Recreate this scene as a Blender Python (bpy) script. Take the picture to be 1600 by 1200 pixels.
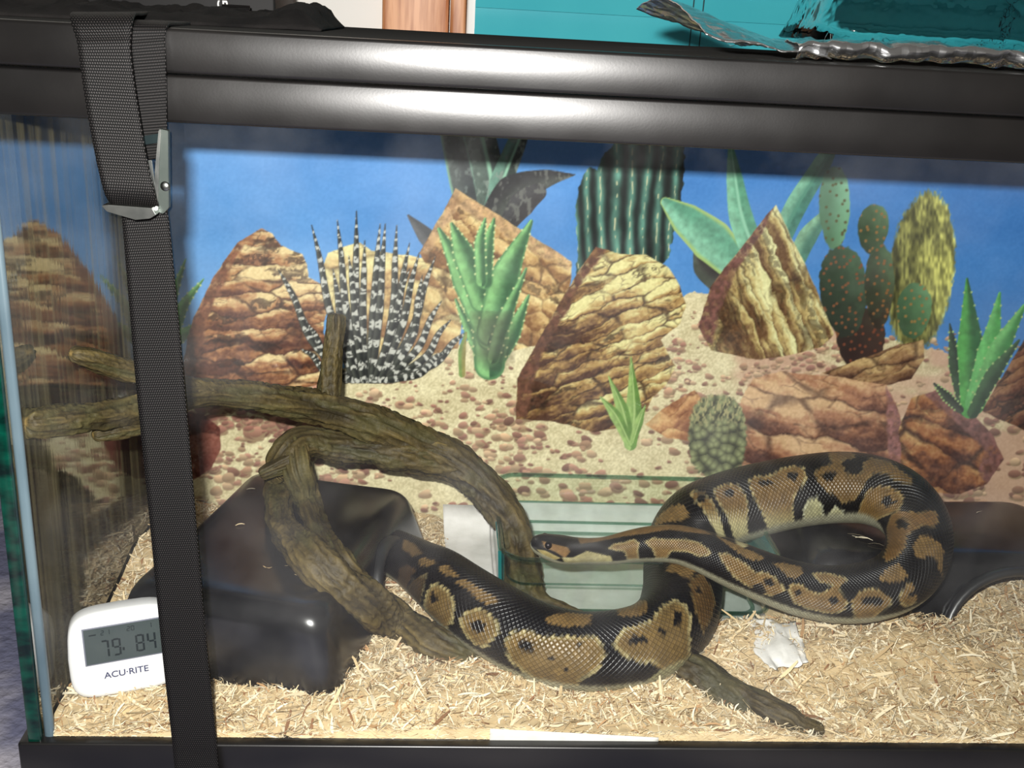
import bpy, bmesh, math, random
import numpy as np
from mathutils import Vector, Matrix, Euler

for o in list(bpy.data.objects): bpy.data.objects.remove(o)
random.seed(4); rng = np.random.default_rng(7)
scene = bpy.context.scene
COL = scene.collection

# ------------------------------------------------------------ camera (solved from the tank's edges)
F = 1650.0
CAM = np.array([.217, -.4984, .3873])
def _rot(yaw, pit, rol):
    cy, sy, cp, sp, cr, sr = math.cos(yaw), math.sin(yaw), math.cos(pit), math.sin(pit), math.cos(rol), math.sin(rol)
    B = np.array([[1, 0, 0], [0, 0, -1], [0, 1, 0.]])
    Y = np.array([[cy, sy, 0], [-sy, cy, 0], [0, 0, 1]])
    P = np.array([[1, 0, 0], [0, cp, -sp], [0, sp, cp]])
    R = np.array([[cr, -sr, 0], [sr, cr, 0], [0, 0, 1]])
    return R @ P @ B @ Y
M = _rot(-.0747, .3328, .0560)
camd = bpy.data.cameras.new('camera'); cam = bpy.data.objects.new('camera', camd); COL.objects.link(cam)
camd.sensor_width = 36; camd.lens = 36 * F / 1600; camd.clip_start = .01
rx, ry, rz = M[0], -M[1], -M[2]
cam.matrix_world = Matrix(((rx[0], ry[0], rz[0], CAM[0]), (rx[1], ry[1], rz[1], CAM[1]), (rx[2], ry[2], rz[2], CAM[2]), (0, 0, 0, 1)))
scene.camera = cam

# ------------------------------------------------------------ world, flash, exposure
w = bpy.data.worlds.new('world'); scene.world = w; w.use_nodes = True
w.node_tree.nodes['Background'].inputs[0].default_value = (1.0, .93, .84, 1)
w.node_tree.nodes['Background'].inputs[1].default_value = .12
fl = bpy.data.lights.new('camera_flash', 'AREA'); fl.shape = 'RECTANGLE'; fl.size = .018; fl.size_y = .010; fl.energy = 9.3
fl.color = (1, .97, .93)
flo = bpy.data.objects.new('camera_flash', fl); COL.objects.link(flo)
fp = CAM - M[0] * .027 - M[1] * .036 + M[2] * .004
flo.matrix_world = Matrix(((rx[0], ry[0], rz[0], fp[0]), (rx[1], ry[1], rz[1], fp[1]), (rx[2], ry[2], rz[2], fp[2]), (0, 0, 0, 1)))
scene.view_settings.view_transform = 'Standard'
scene.view_settings.look = 'None'
scene.view_settings.exposure = 0.0
scene.view_settings.gamma = 1.0
scene.view_settings.use_curve_mapping = False
scene.cycles.transparent_max_bounces = 40   # light has to pass several sheets of glass

# ------------------------------------------------------------ pixel <-> place helpers
def ray(u, v): return M.T @ np.array([(u - 800) / F, (v - 600) / F, 1.])
def onY(u, v, Y): d = ray(u, v); return CAM + d * (Y - CAM[1]) / d[1]
def onZ(u, v, Z): d = ray(u, v); return CAM + d * (Z - CAM[2]) / d[2]
def proj(P):
    q = (np.asarray(P, float) - CAM) @ M.T
    return 800 + F * q[..., 0] / q[..., 2], 600 + F * q[..., 1] / q[..., 2], q[..., 2]
def s2l(c):
    c = np.asarray(c, float) / 255.
    return np.where(c <= .04045, c / 12.92, ((c + .055) / 1.055) ** 2.4)
def L(r, g, b): return tuple(s2l((r, g, b))) + (1.,)

# ------------------------------------------------------------ objects
def tag(o, label=None, cat=None, group=None, kind=None):
    if label: o['label'] = label
    if cat: o['category'] = cat
    if group: o['group'] = group
    if kind: o['kind'] = kind
    return o
def empty(name, loc=(0, 0, 0), rot=(0, 0, 0)):
    o = bpy.data.objects.new(name, None); COL.objects.link(o); o.location = loc; o.rotation_euler = rot; o.empty_display_size = .02
    return o
def link(name, me, mat=None, parent=None, smooth=False):
    o = bpy.data.objects.new(name, me); COL.objects.link(o)
    if mat is not None and len(me.materials) == 0: me.materials.append(mat)
    if parent is not None: o.parent = parent
    if smooth: me.polygons.foreach_set('use_smooth', [True] * len(me.polygons))
    return o
def mesh(name, V, Fc, mat=None, parent=None, smooth=False):
    me = bpy.data.meshes.new(name); me.from_pydata([tuple(map(float, v)) for v in V], [], [tuple(int(i) for i in f) for f in Fc]); me.update()
    return link(name, me, mat, parent, smooth)
def fastmesh(name, V, Q, mat=None, parent=None, smooth=True):
    """numpy verts and quads (or triangles) straight into a mesh"""
    me = bpy.data.meshes.new(name); V = np.asarray(V, np.float32); Q = np.asarray(Q, np.int32); n, k = Q.shape
    me.vertices.add(len(V)); me.vertices.foreach_set('co', V.ravel())
    me.loops.add(n * k); me.loops.foreach_set('vertex_index', Q.ravel())
    me.polygons.add(n); me.polygons.foreach_set('loop_start', np.arange(0, n * k, k, dtype=np.int32))
    me.update(calc_edges=True); me.validate()
    return link(name, me, mat, parent, smooth)
def setcol(o, rgb, name='tint'):
    a = o.data.color_attributes.new(name, 'FLOAT_COLOR', 'POINT')
    c = np.ones((len(rgb), 4), np.float32); c[:, :3] = rgb; a.data.foreach_set('color', c.ravel())
def setvec(o, v3, name):
    a = o.data.attributes.new(name, 'FLOAT_VECTOR', 'POINT'); a.data.foreach_set('vector', np.asarray(v3, np.float32).ravel())
def gridquads(nr, nc, wrap=False):
    r = np.arange(nr - 1)[:, None]; c = np.arange(nc if wrap else nc - 1)[None]; c2 = (c + 1) % nc
    return np.stack([r * nc + c, r * nc + c2, (r + 1) * nc + c2, (r + 1) * nc + c], -1).reshape(-1, 4)
def box(name, lo, hi, mat, parent=None, bev=0.0, seg=2, smooth=False):
    bm = bmesh.new(); bmesh.ops.create_cube(bm, size=1.0)
    lo, hi = Vector(lo), Vector(hi)
    for v in bm.verts: v.co = Vector([(lo[i] + hi[i]) / 2 + v.co[i] * (hi[i] - lo[i]) for i in range(3)])
    if bev > 0: bmesh.ops.bevel(bm, geom=bm.edges[:], offset=bev, segments=seg, affect='EDGES', profile=.6)
    me = bpy.data.meshes.new(name); bm.to_mesh(me); bm.free()
    return link(name, me, mat, parent, smooth or bev > 0)
def catmull(P, n):
    P = np.asarray(P, float); Q = np.vstack([2 * P[0] - P[1], P, 2 * P[-1] - P[-2]]); out = []
    t = np.linspace(0, 1, n, endpoint=False)[:, None]
    for i in range(1, len(Q) - 2):
        a, b, c, d = Q[i - 1], Q[i], Q[i + 1], Q[i + 2]
        out.append(.5 * (2 * b + (c - a) * t + (2 * a - 5 * b + 4 * c - d) * t ** 2 + (3 * b - a - 3 * c + d) * t ** 3))
    out.append(P[-1:]); return np.vstack(out)
def resample(P, ds):
    d = np.r_[0, np.cumsum(np.linalg.norm(np.diff(P[:, :3], axis=0), axis=1))]; n = max(4, int(d[-1] / ds)); s = np.linspace(0, d[-1], n)
    return s, np.stack([np.interp(s, d, P[:, k]) for k in range(P.shape[1])], 1)

# ------------------------------------------------------------ numpy noise
def _h(ix, iy, seed):
    n = (ix.astype(np.int64) * 374761393 + iy.astype(np.int64) * 668265263 + seed * 974634777) & 0x7fffffff
    n = ((n ^ (n >> 13)) * 1274126177) & 0x7fffffff
    return ((n ^ (n >> 16)) & 0xffff) / 65535.
def vnoise(x, y, seed=0):
    ix, iy = np.floor(x), np.floor(y); fx, fy = x - ix, y - iy; fx = fx * fx * (3 - 2 * fx); fy = fy * fy * (3 - 2 * fy)
    a, b, c, d = _h(ix, iy, seed), _h(ix + 1, iy, seed), _h(ix, iy + 1, seed), _h(ix + 1, iy + 1, seed)
    return (a * (1 - fx) + b * fx) * (1 - fy) + (c * (1 - fx) + d * fx) * fy
def fbm(x, y, seed=0, o=4):
    t = 0; a = .5; s = 0
    for k in range(o): t = t + a * vnoise(x * 2 ** k, y * 2 ** k, seed + k * 17); s += a; a *= .55
    return t / s
def worley(x, y, seed=0):
    ix, iy = np.floor(x), np.floor(y); F1 = np.full(x.shape, 9.); F2 = F1.copy(); idv = np.zeros(x.shape); ox = F1 * 0; oy = F1 * 0
    for dx in (-1, 0, 1):
        for dy in (-1, 0, 1):
            cx, cy = ix + dx, iy + dy
            px, py = cx + _h(cx, cy, seed), cy + _h(cx, cy, seed + 5); d = np.hypot(x - px, y - py); near = d < F1
            F2 = np.where(near, F1, np.minimum(F2, d)); idv = np.where(near, _h(cx, cy, seed + 9), idv)
            ox = np.where(near, x - px, ox); oy = np.where(near, y - py, oy); F1 = np.where(near, d, F1)
    return F1, F2, idv, ox, oy
def sstep(a, b, x): t = np.clip((x - a) / (b - a), 0, 1); return t * t * (3 - 2 * t)

# ------------------------------------------------------------ materials
def mat(name, base=(.5, .5, .5, 1), rough=.5, spec=.5, metal=0.):
    m = bpy.data.materials.new(name); m.use_nodes = True; b = m.node_tree.nodes['Principled BSDF']
    b.inputs['Base Color'].default_value = base; b.inputs['Roughness'].default_value = rough
    b.inputs['Specular IOR Level'].default_value = spec; b.inputs['Metallic'].default_value = metal
    return m
def N(m, t, **kw):
    n = m.node_tree.nodes.new(t)
    for k, v in kw.items():
        if k.startswith('i_'):
            key = k[2:]; n.inputs[int(key) if key.isdigit() else key].default_value = v
        else: setattr(n, k, v)
    return n
def W(m, a, b): m.node_tree.links.new(a, b)
def B(m): return m.node_tree.nodes['Principled BSDF']
def noisy(m, c1, c2, scale=20, detail=4, bump=0., bscale=None, bdist=.001, coord='Object', stretch=None, lo=.35, hi=.65):
    tc = N(m, 'ShaderNodeTexCoord'); src = tc.outputs[coord]
    if stretch:
        mp = N(m, 'ShaderNodeMapping'); mp.inputs['Scale'].default_value = stretch; W(m, src, mp.inputs[0]); src = mp.outputs[0]
    n = N(m, 'ShaderNodeTexNoise'); n.inputs['Scale'].default_value = scale; n.inputs['Detail'].default_value = detail; W(m, src, n.inputs['Vector'])
    r = N(m, 'ShaderNodeValToRGB'); r.color_ramp.elements[0].position = lo; r.color_ramp.elements[1].position = hi
    r.color_ramp.elements[0].color = c1; r.color_ramp.elements[1].color = c2
    W(m, n.outputs['Fac'], r.inputs[0]); W(m, r.outputs[0], B(m).inputs['Base Color'])
    if bump:
        n2 = N(m, 'ShaderNodeTexNoise'); n2.inputs['Scale'].default_value = bscale or scale * 3; n2.inputs['Detail'].default_value = 6; W(m, src, n2.inputs['Vector'])
        bp = N(m, 'ShaderNodeBump'); bp.inputs['Strength'].default_value = bump; bp.inputs['Distance'].default_value = bdist
        W(m, n2.outputs['Fac'], bp.inputs['Height']); W(m, bp.outputs[0], B(m).inputs['Normal'])
    return m
def pane_mat(name, tint, ior=1.5, haze=0., hazecol=(.6, .62, .6, 1), streak=False, gl_rough=.0, smudge=None):
    """thin glass: light goes straight through, reflection by Fresnel, a film of dust or hard-water marks on top"""
    m = bpy.data.materials.new(name); m.use_nodes = True; nt = m.node_tree; nt.nodes.remove(B(m)); out = nt.nodes['Material Output']
    tr = N(m, 'ShaderNodeBsdfTransparent'); tr.inputs[0].default_value = tint
    gl = N(m, 'ShaderNodeBsdfGlossy'); gl.inputs['Roughness'].default_value = gl_rough
    fr = N(m, 'ShaderNodeFresnel')
    ge = N(m, 'ShaderNodeNewGeometry'); mi = N(m, 'ShaderNodeMapRange'); mi.inputs['To Min'].default_value = ior; mi.inputs['To Max'].default_value = 1 / ior   # a thin sheet reflects alike from both sides
    W(m, ge.outputs['Backfacing'], mi.inputs['Value']); W(m, mi.outputs[0], fr.inputs['IOR'])
    mx = N(m, 'ShaderNodeMixShader'); W(m, fr.outputs[0], mx.inputs[0]); W(m, tr.outputs[0], mx.inputs[1]); W(m, gl.outputs[0], mx.inputs[2])
    last = mx.outputs[0]
    if haze > 0:
        df = N(m, 'ShaderNodeBsdfDiffuse'); df.inputs[0].default_value = hazecol
        tc = N(m, 'ShaderNodeTexCoord'); mp = N(m, 'ShaderNodeMapping'); W(m, tc.outputs['Object'], mp.inputs[0])
        mp.inputs['Scale'].default_value = (1, 170, 4) if streak else (18, 18, 18)
        no = N(m, 'ShaderNodeTexNoise'); no.inputs['Scale'].default_value = 1.; no.inputs['Detail'].default_value = 5; W(m, mp.outputs[0], no.inputs['Vector'])
        mr = N(m, 'ShaderNodeMapRange'); mr.inputs['From Min'].default_value = .42; mr.inputs['From Max'].default_value = .75
        mr.inputs['To Min'].default_value = 0 if not streak else haze * .1; mr.inputs['To Max'].default_value = haze; W(m, no.outputs['Fac'], mr.inputs['Value'])
        m2 = N(m, 'ShaderNodeMixShader'); W(m, mr.outputs[0], m2.inputs[0]); W(m, last, m2.inputs[1]); W(m, df.outputs[0], m2.inputs[2]); last = m2.outputs[0]
        if streak:
            bp = N(m, 'ShaderNodeBump'); bp.inputs['Strength'].default_value = .12; bp.inputs['Distance'].default_value = .0005
            W(m, no.outputs['Fac'], bp.inputs['Height']); W(m, bp.outputs[0], gl.inputs['Normal'])
    W(m, last, out.inputs['Surface']); return m
# ------------------------------------------------------------ sizes of the tank
TW, TD, TH, GT = .76, .27, .335, .006
LIDZ, LIDTOP = .3565, .3755

# ============================================================ the setting
m_wall = mat('cream_wall_paint', L(246, 244, 236), .7); noisy(m_wall, L(243, 241, 232), L(249, 247, 241), 8, bump=.1, bscale=200, bdist=.0005)
m_oak = mat('oak_wood', L(178, 120, 78), .45)
noisy(m_oak, L(232, 172, 128), L(176, 112, 70), 5, detail=8, bump=.15, bdist=.0006, stretch=(26, 26, 2.2), lo=.4, hi=.62)
m_white = mat('white_gloss_paint', L(232, 232, 228), .4)
m_teal = mat('teal_blind_slat', L(58, 146, 156), .42); noisy(m_teal, L(56, 172, 186), L(72, 186, 196), 6, stretch=(1, 1, 1))
m_cord = mat('dark_cord', L(30, 60, 64), .7)
m_carpet = mat('grey_blue_carpet', L(120, 122, 140), .95, .1)
noisy(m_carpet, L(98, 100, 122), L(190, 186, 190), 9, detail=7, bump=.6, bscale=120, bdist=.006, lo=.42, hi=.68)
wb = .50
tag(box('wall_back', (-1.2, wb + .06, -.065), (2.2, wb + .12, 1.6), m_wall), kind='structure')
tag(box('floor', (-1.6, -1.4, -.11), (2.2, wb + .06, -.065), m_carpet), kind='structure')
# oak window casing beside the blind
xa, xb = onY(598, 30, wb + .03)[0], onY(728, 30, wb + .03)[0]
tr = tag(empty('trim_1', ((xa + xb) / 2, wb + .03, .1)), kind='structure')
wdt = xb - xa
for nm, x0, x1, y0 in (('casing_board', -wdt / 2, wdt / 2 - .016, -.012), ('casing_bead', wdt / 2 - .0145, wdt / 2, -.02)):
    box(nm, (x0, y0, -.160), (x1, .03, 1.2), m_oak, tr, .003)
xj = onY(743, 30, wb + .03)[0]
tag(box('trim_2', (xb + .0005, wb + .025, -.06), (xj + .03, wb + .06, 1.3), m_white, None, .002), kind='structure')
# teal blind: every slat a part
bl0, bl1 = onY(742, 30, wb)[0], 1.75
bl = empty('window_blind', ((bl0 + bl1) / 2, wb, .9)); tag(bl, 'closed teal horizontal window blind hanging behind the tank', 'blind')
prof = [(-.0034, .0145), (-.0022, .007), (0.0, -.0005), (.0026, -.008), (.0052, -.0148)]
hw = (bl1 - bl0) / 2
V = []
for dz in (0, .0008):
    for y, z in prof: V += [(-hw, -y + dz, z), (hw, -y + dz, z)]
n = len(prof); Fc = [(2 * i, 2 * i + 1, 2 * i + 3, 2 * i + 2) for i in range(n - 1)]
Fc += [(2 * n + 2 * i, 2 * n + 2 * i + 2, 2 * n + 2 * i + 3, 2 * n + 2 * i + 1) for i in range(n - 1)]
zs = onY(800, 12, wb)[2] + .0135
pitch = .0237; slat = None; k0 = -5
for k in range(k0, 24):
    if slat is None: slat = mesh('slat', V, Fc, m_teal, bl, True); s = slat
    else: s = slat.copy(); COL.objects.link(s); s.parent = bl
    s.location = (0, 0, zs + k * pitch - .9)
for ux in (1078, 1560):
    xx = onY(ux, 30, wb)[0] - bl.location[0]
    for dx in (0, .009):
        box('ladder_cord', (xx + dx, -.0075, zs + (k0 - .5) * pitch - .9), (xx + dx + .0008, -.0065, zs + 23.6 * pitch - .9), m_cord, bl)
box('bottom_rail', (-hw, -.008, zs + (k0 - 1.2) * pitch - .9), (hw, .006, zs + (k0 - .55) * pitch - .9), m_teal, bl, .002)

# stand under the tank
m_stand = mat('orange_pine', L(172, 112, 66), .5); noisy(m_stand, L(180, 118, 70), L(140, 84, 48), 4, detail=6, stretch=(2, 30, 30))
st = empty('tank_stand', (TW / 2, TD / 2, -.065)); tag(st, 'low orange wooden stand under the glass tank', 'stand')
box('top_board', (-TW / 2 - .012, -TD / 2 - .003, .015), (TW / 2 + .02, TD / 2 + .03, .037), m_stand, st, .002)
for sx in (-1, 1):
    for sy in (-1, 1):
        cx, cy = sx * (TW / 2 - .03), sy * (TD / 2 - .03)
        box('leg', (cx - .02, cy - .02, 0), (cx + .02, cy + .02, .0148), m_stand, st, .002)

# ============================================================ the tank
m_frame = mat('black_plastic_frame', L(30, 28, 28), .36, .75)
noisy(m_frame, L(8, 7, 7), L(18, 16, 15), 14, detail=6, bump=.08, bscale=900, bdist=.0002)
tcf = N(m_frame, 'ShaderNodeTexCoord'); nf = N(m_frame, 'ShaderNodeTexNoise', i_Scale=22.0, i_Detail=7.0); W(m_frame, tcf.outputs['Object'], nf.inputs['Vector'])
mrf = N(m_frame, 'ShaderNodeMapRange'); mrf.inputs['To Min'].default_value = .26; mrf.inputs['To Max'].default_value = .46; W(m_frame, nf.outputs['Fac'], mrf.inputs['Value']); W(m_frame, mrf.outputs[0], B(m_frame).inputs['Roughness'])
m_front = pane_mat('front_glass', (.97, .985, .975, 1), 1.45, haze=.035, hazecol=(.8, .8, .8, 1))
m_side = pane_mat('streaked_side_glass', (.40, .43, .38, 1), 4.5, haze=.42, hazecol=L(150, 140, 106), streak=True, gl_rough=.03)
m_clear = pane_mat('clear_glass', (.97, .985, .975, 1), 1.45)
m_edge = mat('green_glass_edge', L(0, 84, 66), .15, .8)
noisy(m_edge, L(0, 18, 16), L(0, 62, 48), 60, stretch=(1, 1, 2))
m_sil = mat('pale_silicone', L(176, 196, 204), .35); noisy(m_sil, L(74, 92, 104), L(104, 122, 132), 30, stretch=(1, 1, .3))
tank = empty('glass_tank', (TW / 2, TD / 2, -.028)); tag(tank, 'glass terrarium tank with black plastic frame holding the snake', 'terrarium')
OFF = Vector((TW / 2, TD / 2, -.028))
def tbox(name, lo, hi, m, bev=0., par=None, **k): return box(name, Vector(lo) - OFF, Vector(hi) - OFF, m, par or tank, bev, **k)
def quad(name, pts, m, par): return mesh(name, [Vector(p) - OFF for p in pts], [(0, 1, 2, 3)], m, par)
# panes are single sheets of thin glass; the side pane's cut edge is solid green glass
quad('front_pane', [(GT, .0, -.012), (TW - GT, 0, -.012), (TW - GT, 0, TH + .018), (GT, 0, TH + .018)], m_front, tank)
lp = quad('left_pane', [(GT, .0, -.012), (GT, TD, -.012), (GT, TD, TH + .018), (GT, 0, TH + .018)], m_side, tank)
e = tbox('cut_edge', (.0, -.0035, -.012), (.0068, .0008, TH + .018), m_edge, .0006, lp); e['label'] = 'green cut edge of the left glass pane'
tbox('silicone_bead', (.0070, .0006, -.010), (.0122, .0046, TH + .016), m_sil, .0018, lp)
quad('right_pane', [(TW - GT, .0, -.012), (TW - GT, TD, -.012), (TW - GT, TD, TH + .018), (TW - GT, 0, TH + .018)], m_clear, tank)
quad('back_pane', [(GT, TD, -.012), (TW - GT, TD, -.012), (TW - GT, TD, TH + .018), (GT, TD, TH + .018)], m_clear, tank)
m_floorglass = mat('tank_floor', L(120, 118, 110), .5)
tbox('bottom_pane', (GT, .001, -.018), (TW - GT, TD - .001, -.012), m_floorglass)
def ring(name, z0, z1, out, inn, m, bev, par=None):
    """four mitred bars joined as one frame"""
    x0, x1, y0, y1 = -out, TW + out, -out, TD + .008 + out
    a = [(x0, y0), (x1, y0), (x1, y1), (x0, y1)]; b = [(x0 + inn, y0 + inn), (x1 - inn, y0 + inn), (x1 - inn, y1 - inn), (x0 + inn, y1 - inn)]
    V = [(x, y, z) for z in (z0, z1) for x, y in a] + [(x, y, z) for z in (z0, z1) for x, y in b]
    Fc = []
    for i in range(4):
        j = (i + 1) % 4
        Fc += [(i, j, 4 + j, 4 + i), (8 + j, 8 + i, 12 + i, 12 + j), (4 + i, 4 + j, 12 + j, 12 + i), (j, i, 8 + i, 8 + j)]
    bm = bmesh.new(); vs = [bm.verts.new(Vector(v) - (OFF if par is None else Vector(par.location))) for v in V]
    for f in Fc: bm.faces.new([vs[i] for i in f])
    bm.normal_update(); bmesh.ops.bevel(bm, geom=bm.edges[:], offset=bev, segments=3, affect='EDGES', profile=.5)
    me = bpy.data.meshes.new(name); bm.to_mesh(me); bm.free()
    o = link(name, me, m, par or tank, True); return o
ring('top_frame', TH, LIDZ - .0008, .0042, .010, m_frame, .0014)
ring('bottom_frame', -.028, 0.0, .0052, .011, m_frame, .0012)

# screen lid on the tank
lid = empty('screen_lid', (TW / 2, TD / 2, LIDZ)); tag(lid, 'black framed wire screen lid closing the glass tank', 'lid')
ring('lid_frame', LIDZ, LIDTOP, .0068, .0100, m_frame, .0016, lid)
m_wire = mat('dark_wire_screen', L(20, 20, 19), .45, .4)
V = []; Fc = []
def bar(a, b, w2):
    a, b = np.array(a), np.array(b); d = b - a; d = d / np.linalg.norm(d); s = np.cross(d, [0, 0, 1]) * w2; u = np.array([0, 0, w2]); k = len(V)
    for p in (a, b): V.extend([p + s, p + u, p - s, p - u])
    for i in range(4): Fc.append((k + i, k + (i + 1) % 4, k + 4 + (i + 1) % 4, k + 4 + i))
zt = LIDTOP - .0004 - LIDZ
for x in np.arange(-TW / 2 + .006, TW / 2 - .004, .0021): bar((x, -TD / 2 + .0028, zt), (x, TD / 2 + .002, zt), .00034)
for y in np.arange(-TD / 2 + .0045, TD / 2 + .002, .0021): bar((-TW / 2 + .004, y, zt + .0004), (TW / 2 - .004, y, zt + .0004), .00034)
tag(mesh('wire_screen', V, Fc, m_wire, lid), kind='stuff')

# ============================================================ the printed desert backdrop (a flat print on the back glass)
CX0, CY0, CWd, CHt = -60, 60, 1960, 830
yy, xx = np.mgrid[0:CHt, 0:CWd]; PX = xx + CX0 + 0.; PY = yy + CY0 + 0.
cv = np.zeros((CHt, CWd, 3))
def col(*c): return np.array(c, float)
def bbox(pts, pad=4):
    pts = np.asarray(pts, float); x0, y0 = pts.min(0) - pad; x1, y1 = pts.max(0) + pad
    return slice(max(0, int(y0 - CY0)), max(0, min(CHt, int(y1 - CY0) + 1))), slice(max(0, int(x0 - CX0)), max(0, min(CWd, int(x1 - CX0) + 1)))
def pmask(pts, X, Y, soft=1.0):
    """soft inside mask of a polygon and the distance to its rim"""
    pts = np.asarray(pts, float); ins = np.zeros(X.shape, bool); dist = np.full(X.shape, 1e9); j = len(pts) - 1
    for i in range(len(pts)):
        xi, yi = pts[i]; xj, yj = pts[j]
        if yi != yj: ins ^= ((yi > Y) != (yj > Y)) & (X < (xj - xi) * (Y - yi) / (yj - yi) + xi)
        dx, dy = xj - xi, yj - yi; t = np.clip(((X - xi) * dx + (Y - yi) * dy) / (dx * dx + dy * dy + 1e-9), 0, 1)
        dist = np.minimum(dist, np.hypot(X - xi - t * dx, Y - yi - t * dy)); j = i
    sd = np.where(ins, dist, -dist)
    return np.clip(sd / soft + .5, 0, 1), sd
def put(sl, m, c):
    m = m[..., None]; cv[sl] = cv[sl] * (1 - m) + np.clip(c, 0, 255) * m
def rock(pts, dark, mid, light, ang=0., sx=40., sy=20., seed=1, side=(0, -1), edge=None, crack=.7, warp=14., rough=3.0, low=None):
    sl = bbox(pts, 8); X, Y = PX[sl], PY[sl]
    wx, wy = (fbm(X / 24, Y / 24, seed + 3) - .5) * warp, (fbm(X / 24, Y / 24, seed + 8) - .5) * warp
    m, sd = pmask(pts, X + wx * .35, Y + wy * .35, 1.4)
    c, s = math.cos(ang), math.sin(ang); xr, yr = ((X + wx) * c + (Y + wy) * s) / sx, (-(X + wx) * s + (Y + wy) * c) / sy
    f1, f2, idv, ox, oy = worley(xr, yr, seed); g1, g2, gid, _, goy = worley(xr * 2.7 + 7, yr * 2.3, seed + 40)
    big = fbm(xr * .8, yr * 1.5, seed + 30); fine = fbm(X / 7, Y / 7, seed + 31); cm = sstep(.36, .58, fbm(X / 38, Y / 30, seed + 5)); cm2 = sstep(.42, .62, fbm(X / 26, Y / 26, seed + 6))
    gap = 1 - (1 - sstep(.0, .17, f2 - f1)) * (.25 + .75 * cm); gap2 = 1 - (1 - sstep(0, .16, g2 - g1)) * cm2
    t = .50 + 1.5 * (big - .5) + .34 * (idv - .5) - .62 * oy + .5 * (fine - .5) - .22 * goy * cm2
    p0 = np.asarray(pts, float); lo_, hi_ = p0.min(0), p0.max(0)
    gx, gy = (X - lo_[0]) / (hi_[0] - lo_[0]) - .5, (Y - lo_[1]) / (hi_[1] - lo_[1]) - .5
    t = t + (gx * side[0] + gy * side[1]) * .8 + (fbm(X / 60, Y / 45, seed + 70) - .5) * .8
    t = np.clip(t, 0, 1)[..., None]
    cc = np.where(t < .5, col(*dark) * (1 - t * 2) + col(*mid) * t * 2, col(*mid) * (2 - t * 2) + col(*light) * (t * 2 - 1))
    k = (1 - crack * (1 - gap)) * (1 - .55 * crack * (1 - gap2)); cc = cc * k[..., None] + col(*dark) * .6 * (1 - k[..., None])
    hole = (sstep(.60, .70, fbm(xr * 1.1 + 3, yr * 1.4, seed + 91)) * sstep(.45, .6, fine + .1))[..., None]; cc = cc * (1 - hole * .8 * crack) + col(*dark) * .42 * hole * .8 * crack
    lum_ = cc.mean(-1, keepdims=True); cc = (lum_ + (cc - lum_) * .88) * np.array([1.0, 1.03, 1.02])
    cc = cc + (vnoise(X / rough, Y / rough, seed + 60) - .5)[..., None] * 26
    if edge is not None:
        em, es = pmask(edge[0], X + wx * .7, Y + wy * .7, 4.); e_ = (em * (.55 + .45 * sstep(.35, .55, fine)))[..., None]
        ec = col(*edge[1]) * (.62 + .76 * fbm(X / 6, Y / 6, seed + 11))[..., None]; lm = ec.mean(-1, keepdims=True); ec = lm + (ec - lm) * .8; cc = cc * (1 - e_) + ec * e_
    put(sl, m, cc)
def leaf(line, ws, ca, cb, mid=None, spots=None, edge=None, seed=1, teeth=None, bands=None):
    """a tapering leaf along a bent line; ca / cb the colours of its two sides"""
    P_ = catmull(np.array(line, float), 10); tl = np.linspace(0, 1, len(P_)); wd = np.interp(tl, np.linspace(0, 1, len(ws)), ws)
    sl = bbox(P_, max(ws) + 8); X, Y = PX[sl], PY[sl]
    best = np.full(X.shape, 1e9); sg = np.zeros(X.shape); T = np.zeros(X.shape); R = np.full(X.shape, 99.)
    for i in range(len(P_) - 1):
        (x0, y0), (x1, y1) = P_[i], P_[i + 1]; dx, dy = x1 - x0, y1 - y0; l2 = dx * dx + dy * dy + 1e-9
        t = np.clip(((X - x0) * dx + (Y - y0) * dy) / l2, 0, 1); d = np.hypot(X - x0 - t * dx, Y - y0 - t * dy); wl = wd[i] + (wd[i + 1] - wd[i]) * t + .01
        r = d / wl; b = r < R; R = np.where(b, r, R); best = np.where(b, d, best); T = np.where(b, (i + t) / (len(P_) - 1), T)
        sg = np.where(b, np.sign((X - x0) * dy - (Y - y0) * dx), sg)
    q = np.interp(T, tl, wd); m = np.clip((q - best) / 1.3 + .5, 0, 1); v = sg * R; f = sstep(-.5, .6, v)[..., None]
    cc = col(*ca) * (1 - f) + col(*cb) * f; cc = cc * (.82 + .36 * fbm(X / 8, Y / 8, seed))[..., None]
    if spots is not None: k = sstep(.55, .68, fbm(X / spots[1] / 2.2, Y / spots[1] / 3.4, seed + 4, 3))[..., None] * .8; cc = cc * (1 - k) + col(*spots[0]) * k
    if bands is not None:
        k = (sstep(.1, .6, np.sin(T * bands[1] + 3 * vnoise(X / 6, Y / 6, seed))) * sstep(.35, .55, vnoise(X / 3, Y / 3, seed + 2) + .18))[..., None]; cc = cc * (1 - k) + col(*bands[0]) * k
    if mid is not None: k = (1 - sstep(.04, .22, np.abs(v + .1)))[..., None]; cc = cc * (1 - k) + col(*mid) * k
    if edge is not None: k = sstep(.72, .95, R)[..., None]; cc = cc * (1 - k) + col(*edge) * k
    put(sl, m, cc)
    if teeth is not None:
        for i in range(2, len(P_) - 2, 2):
            d = P_[i + 1] - P_[i]; nn = np.array([d[1], -d[0]]) / (np.hypot(*d) + 1e-9)
            for sgn in (-1, 1): dot(P_[i][0] + nn[0] * wd[i] * sgn, P_[i][1] + nn[1] * wd[i] * sgn, 1.7, 1.7, teeth)
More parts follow.
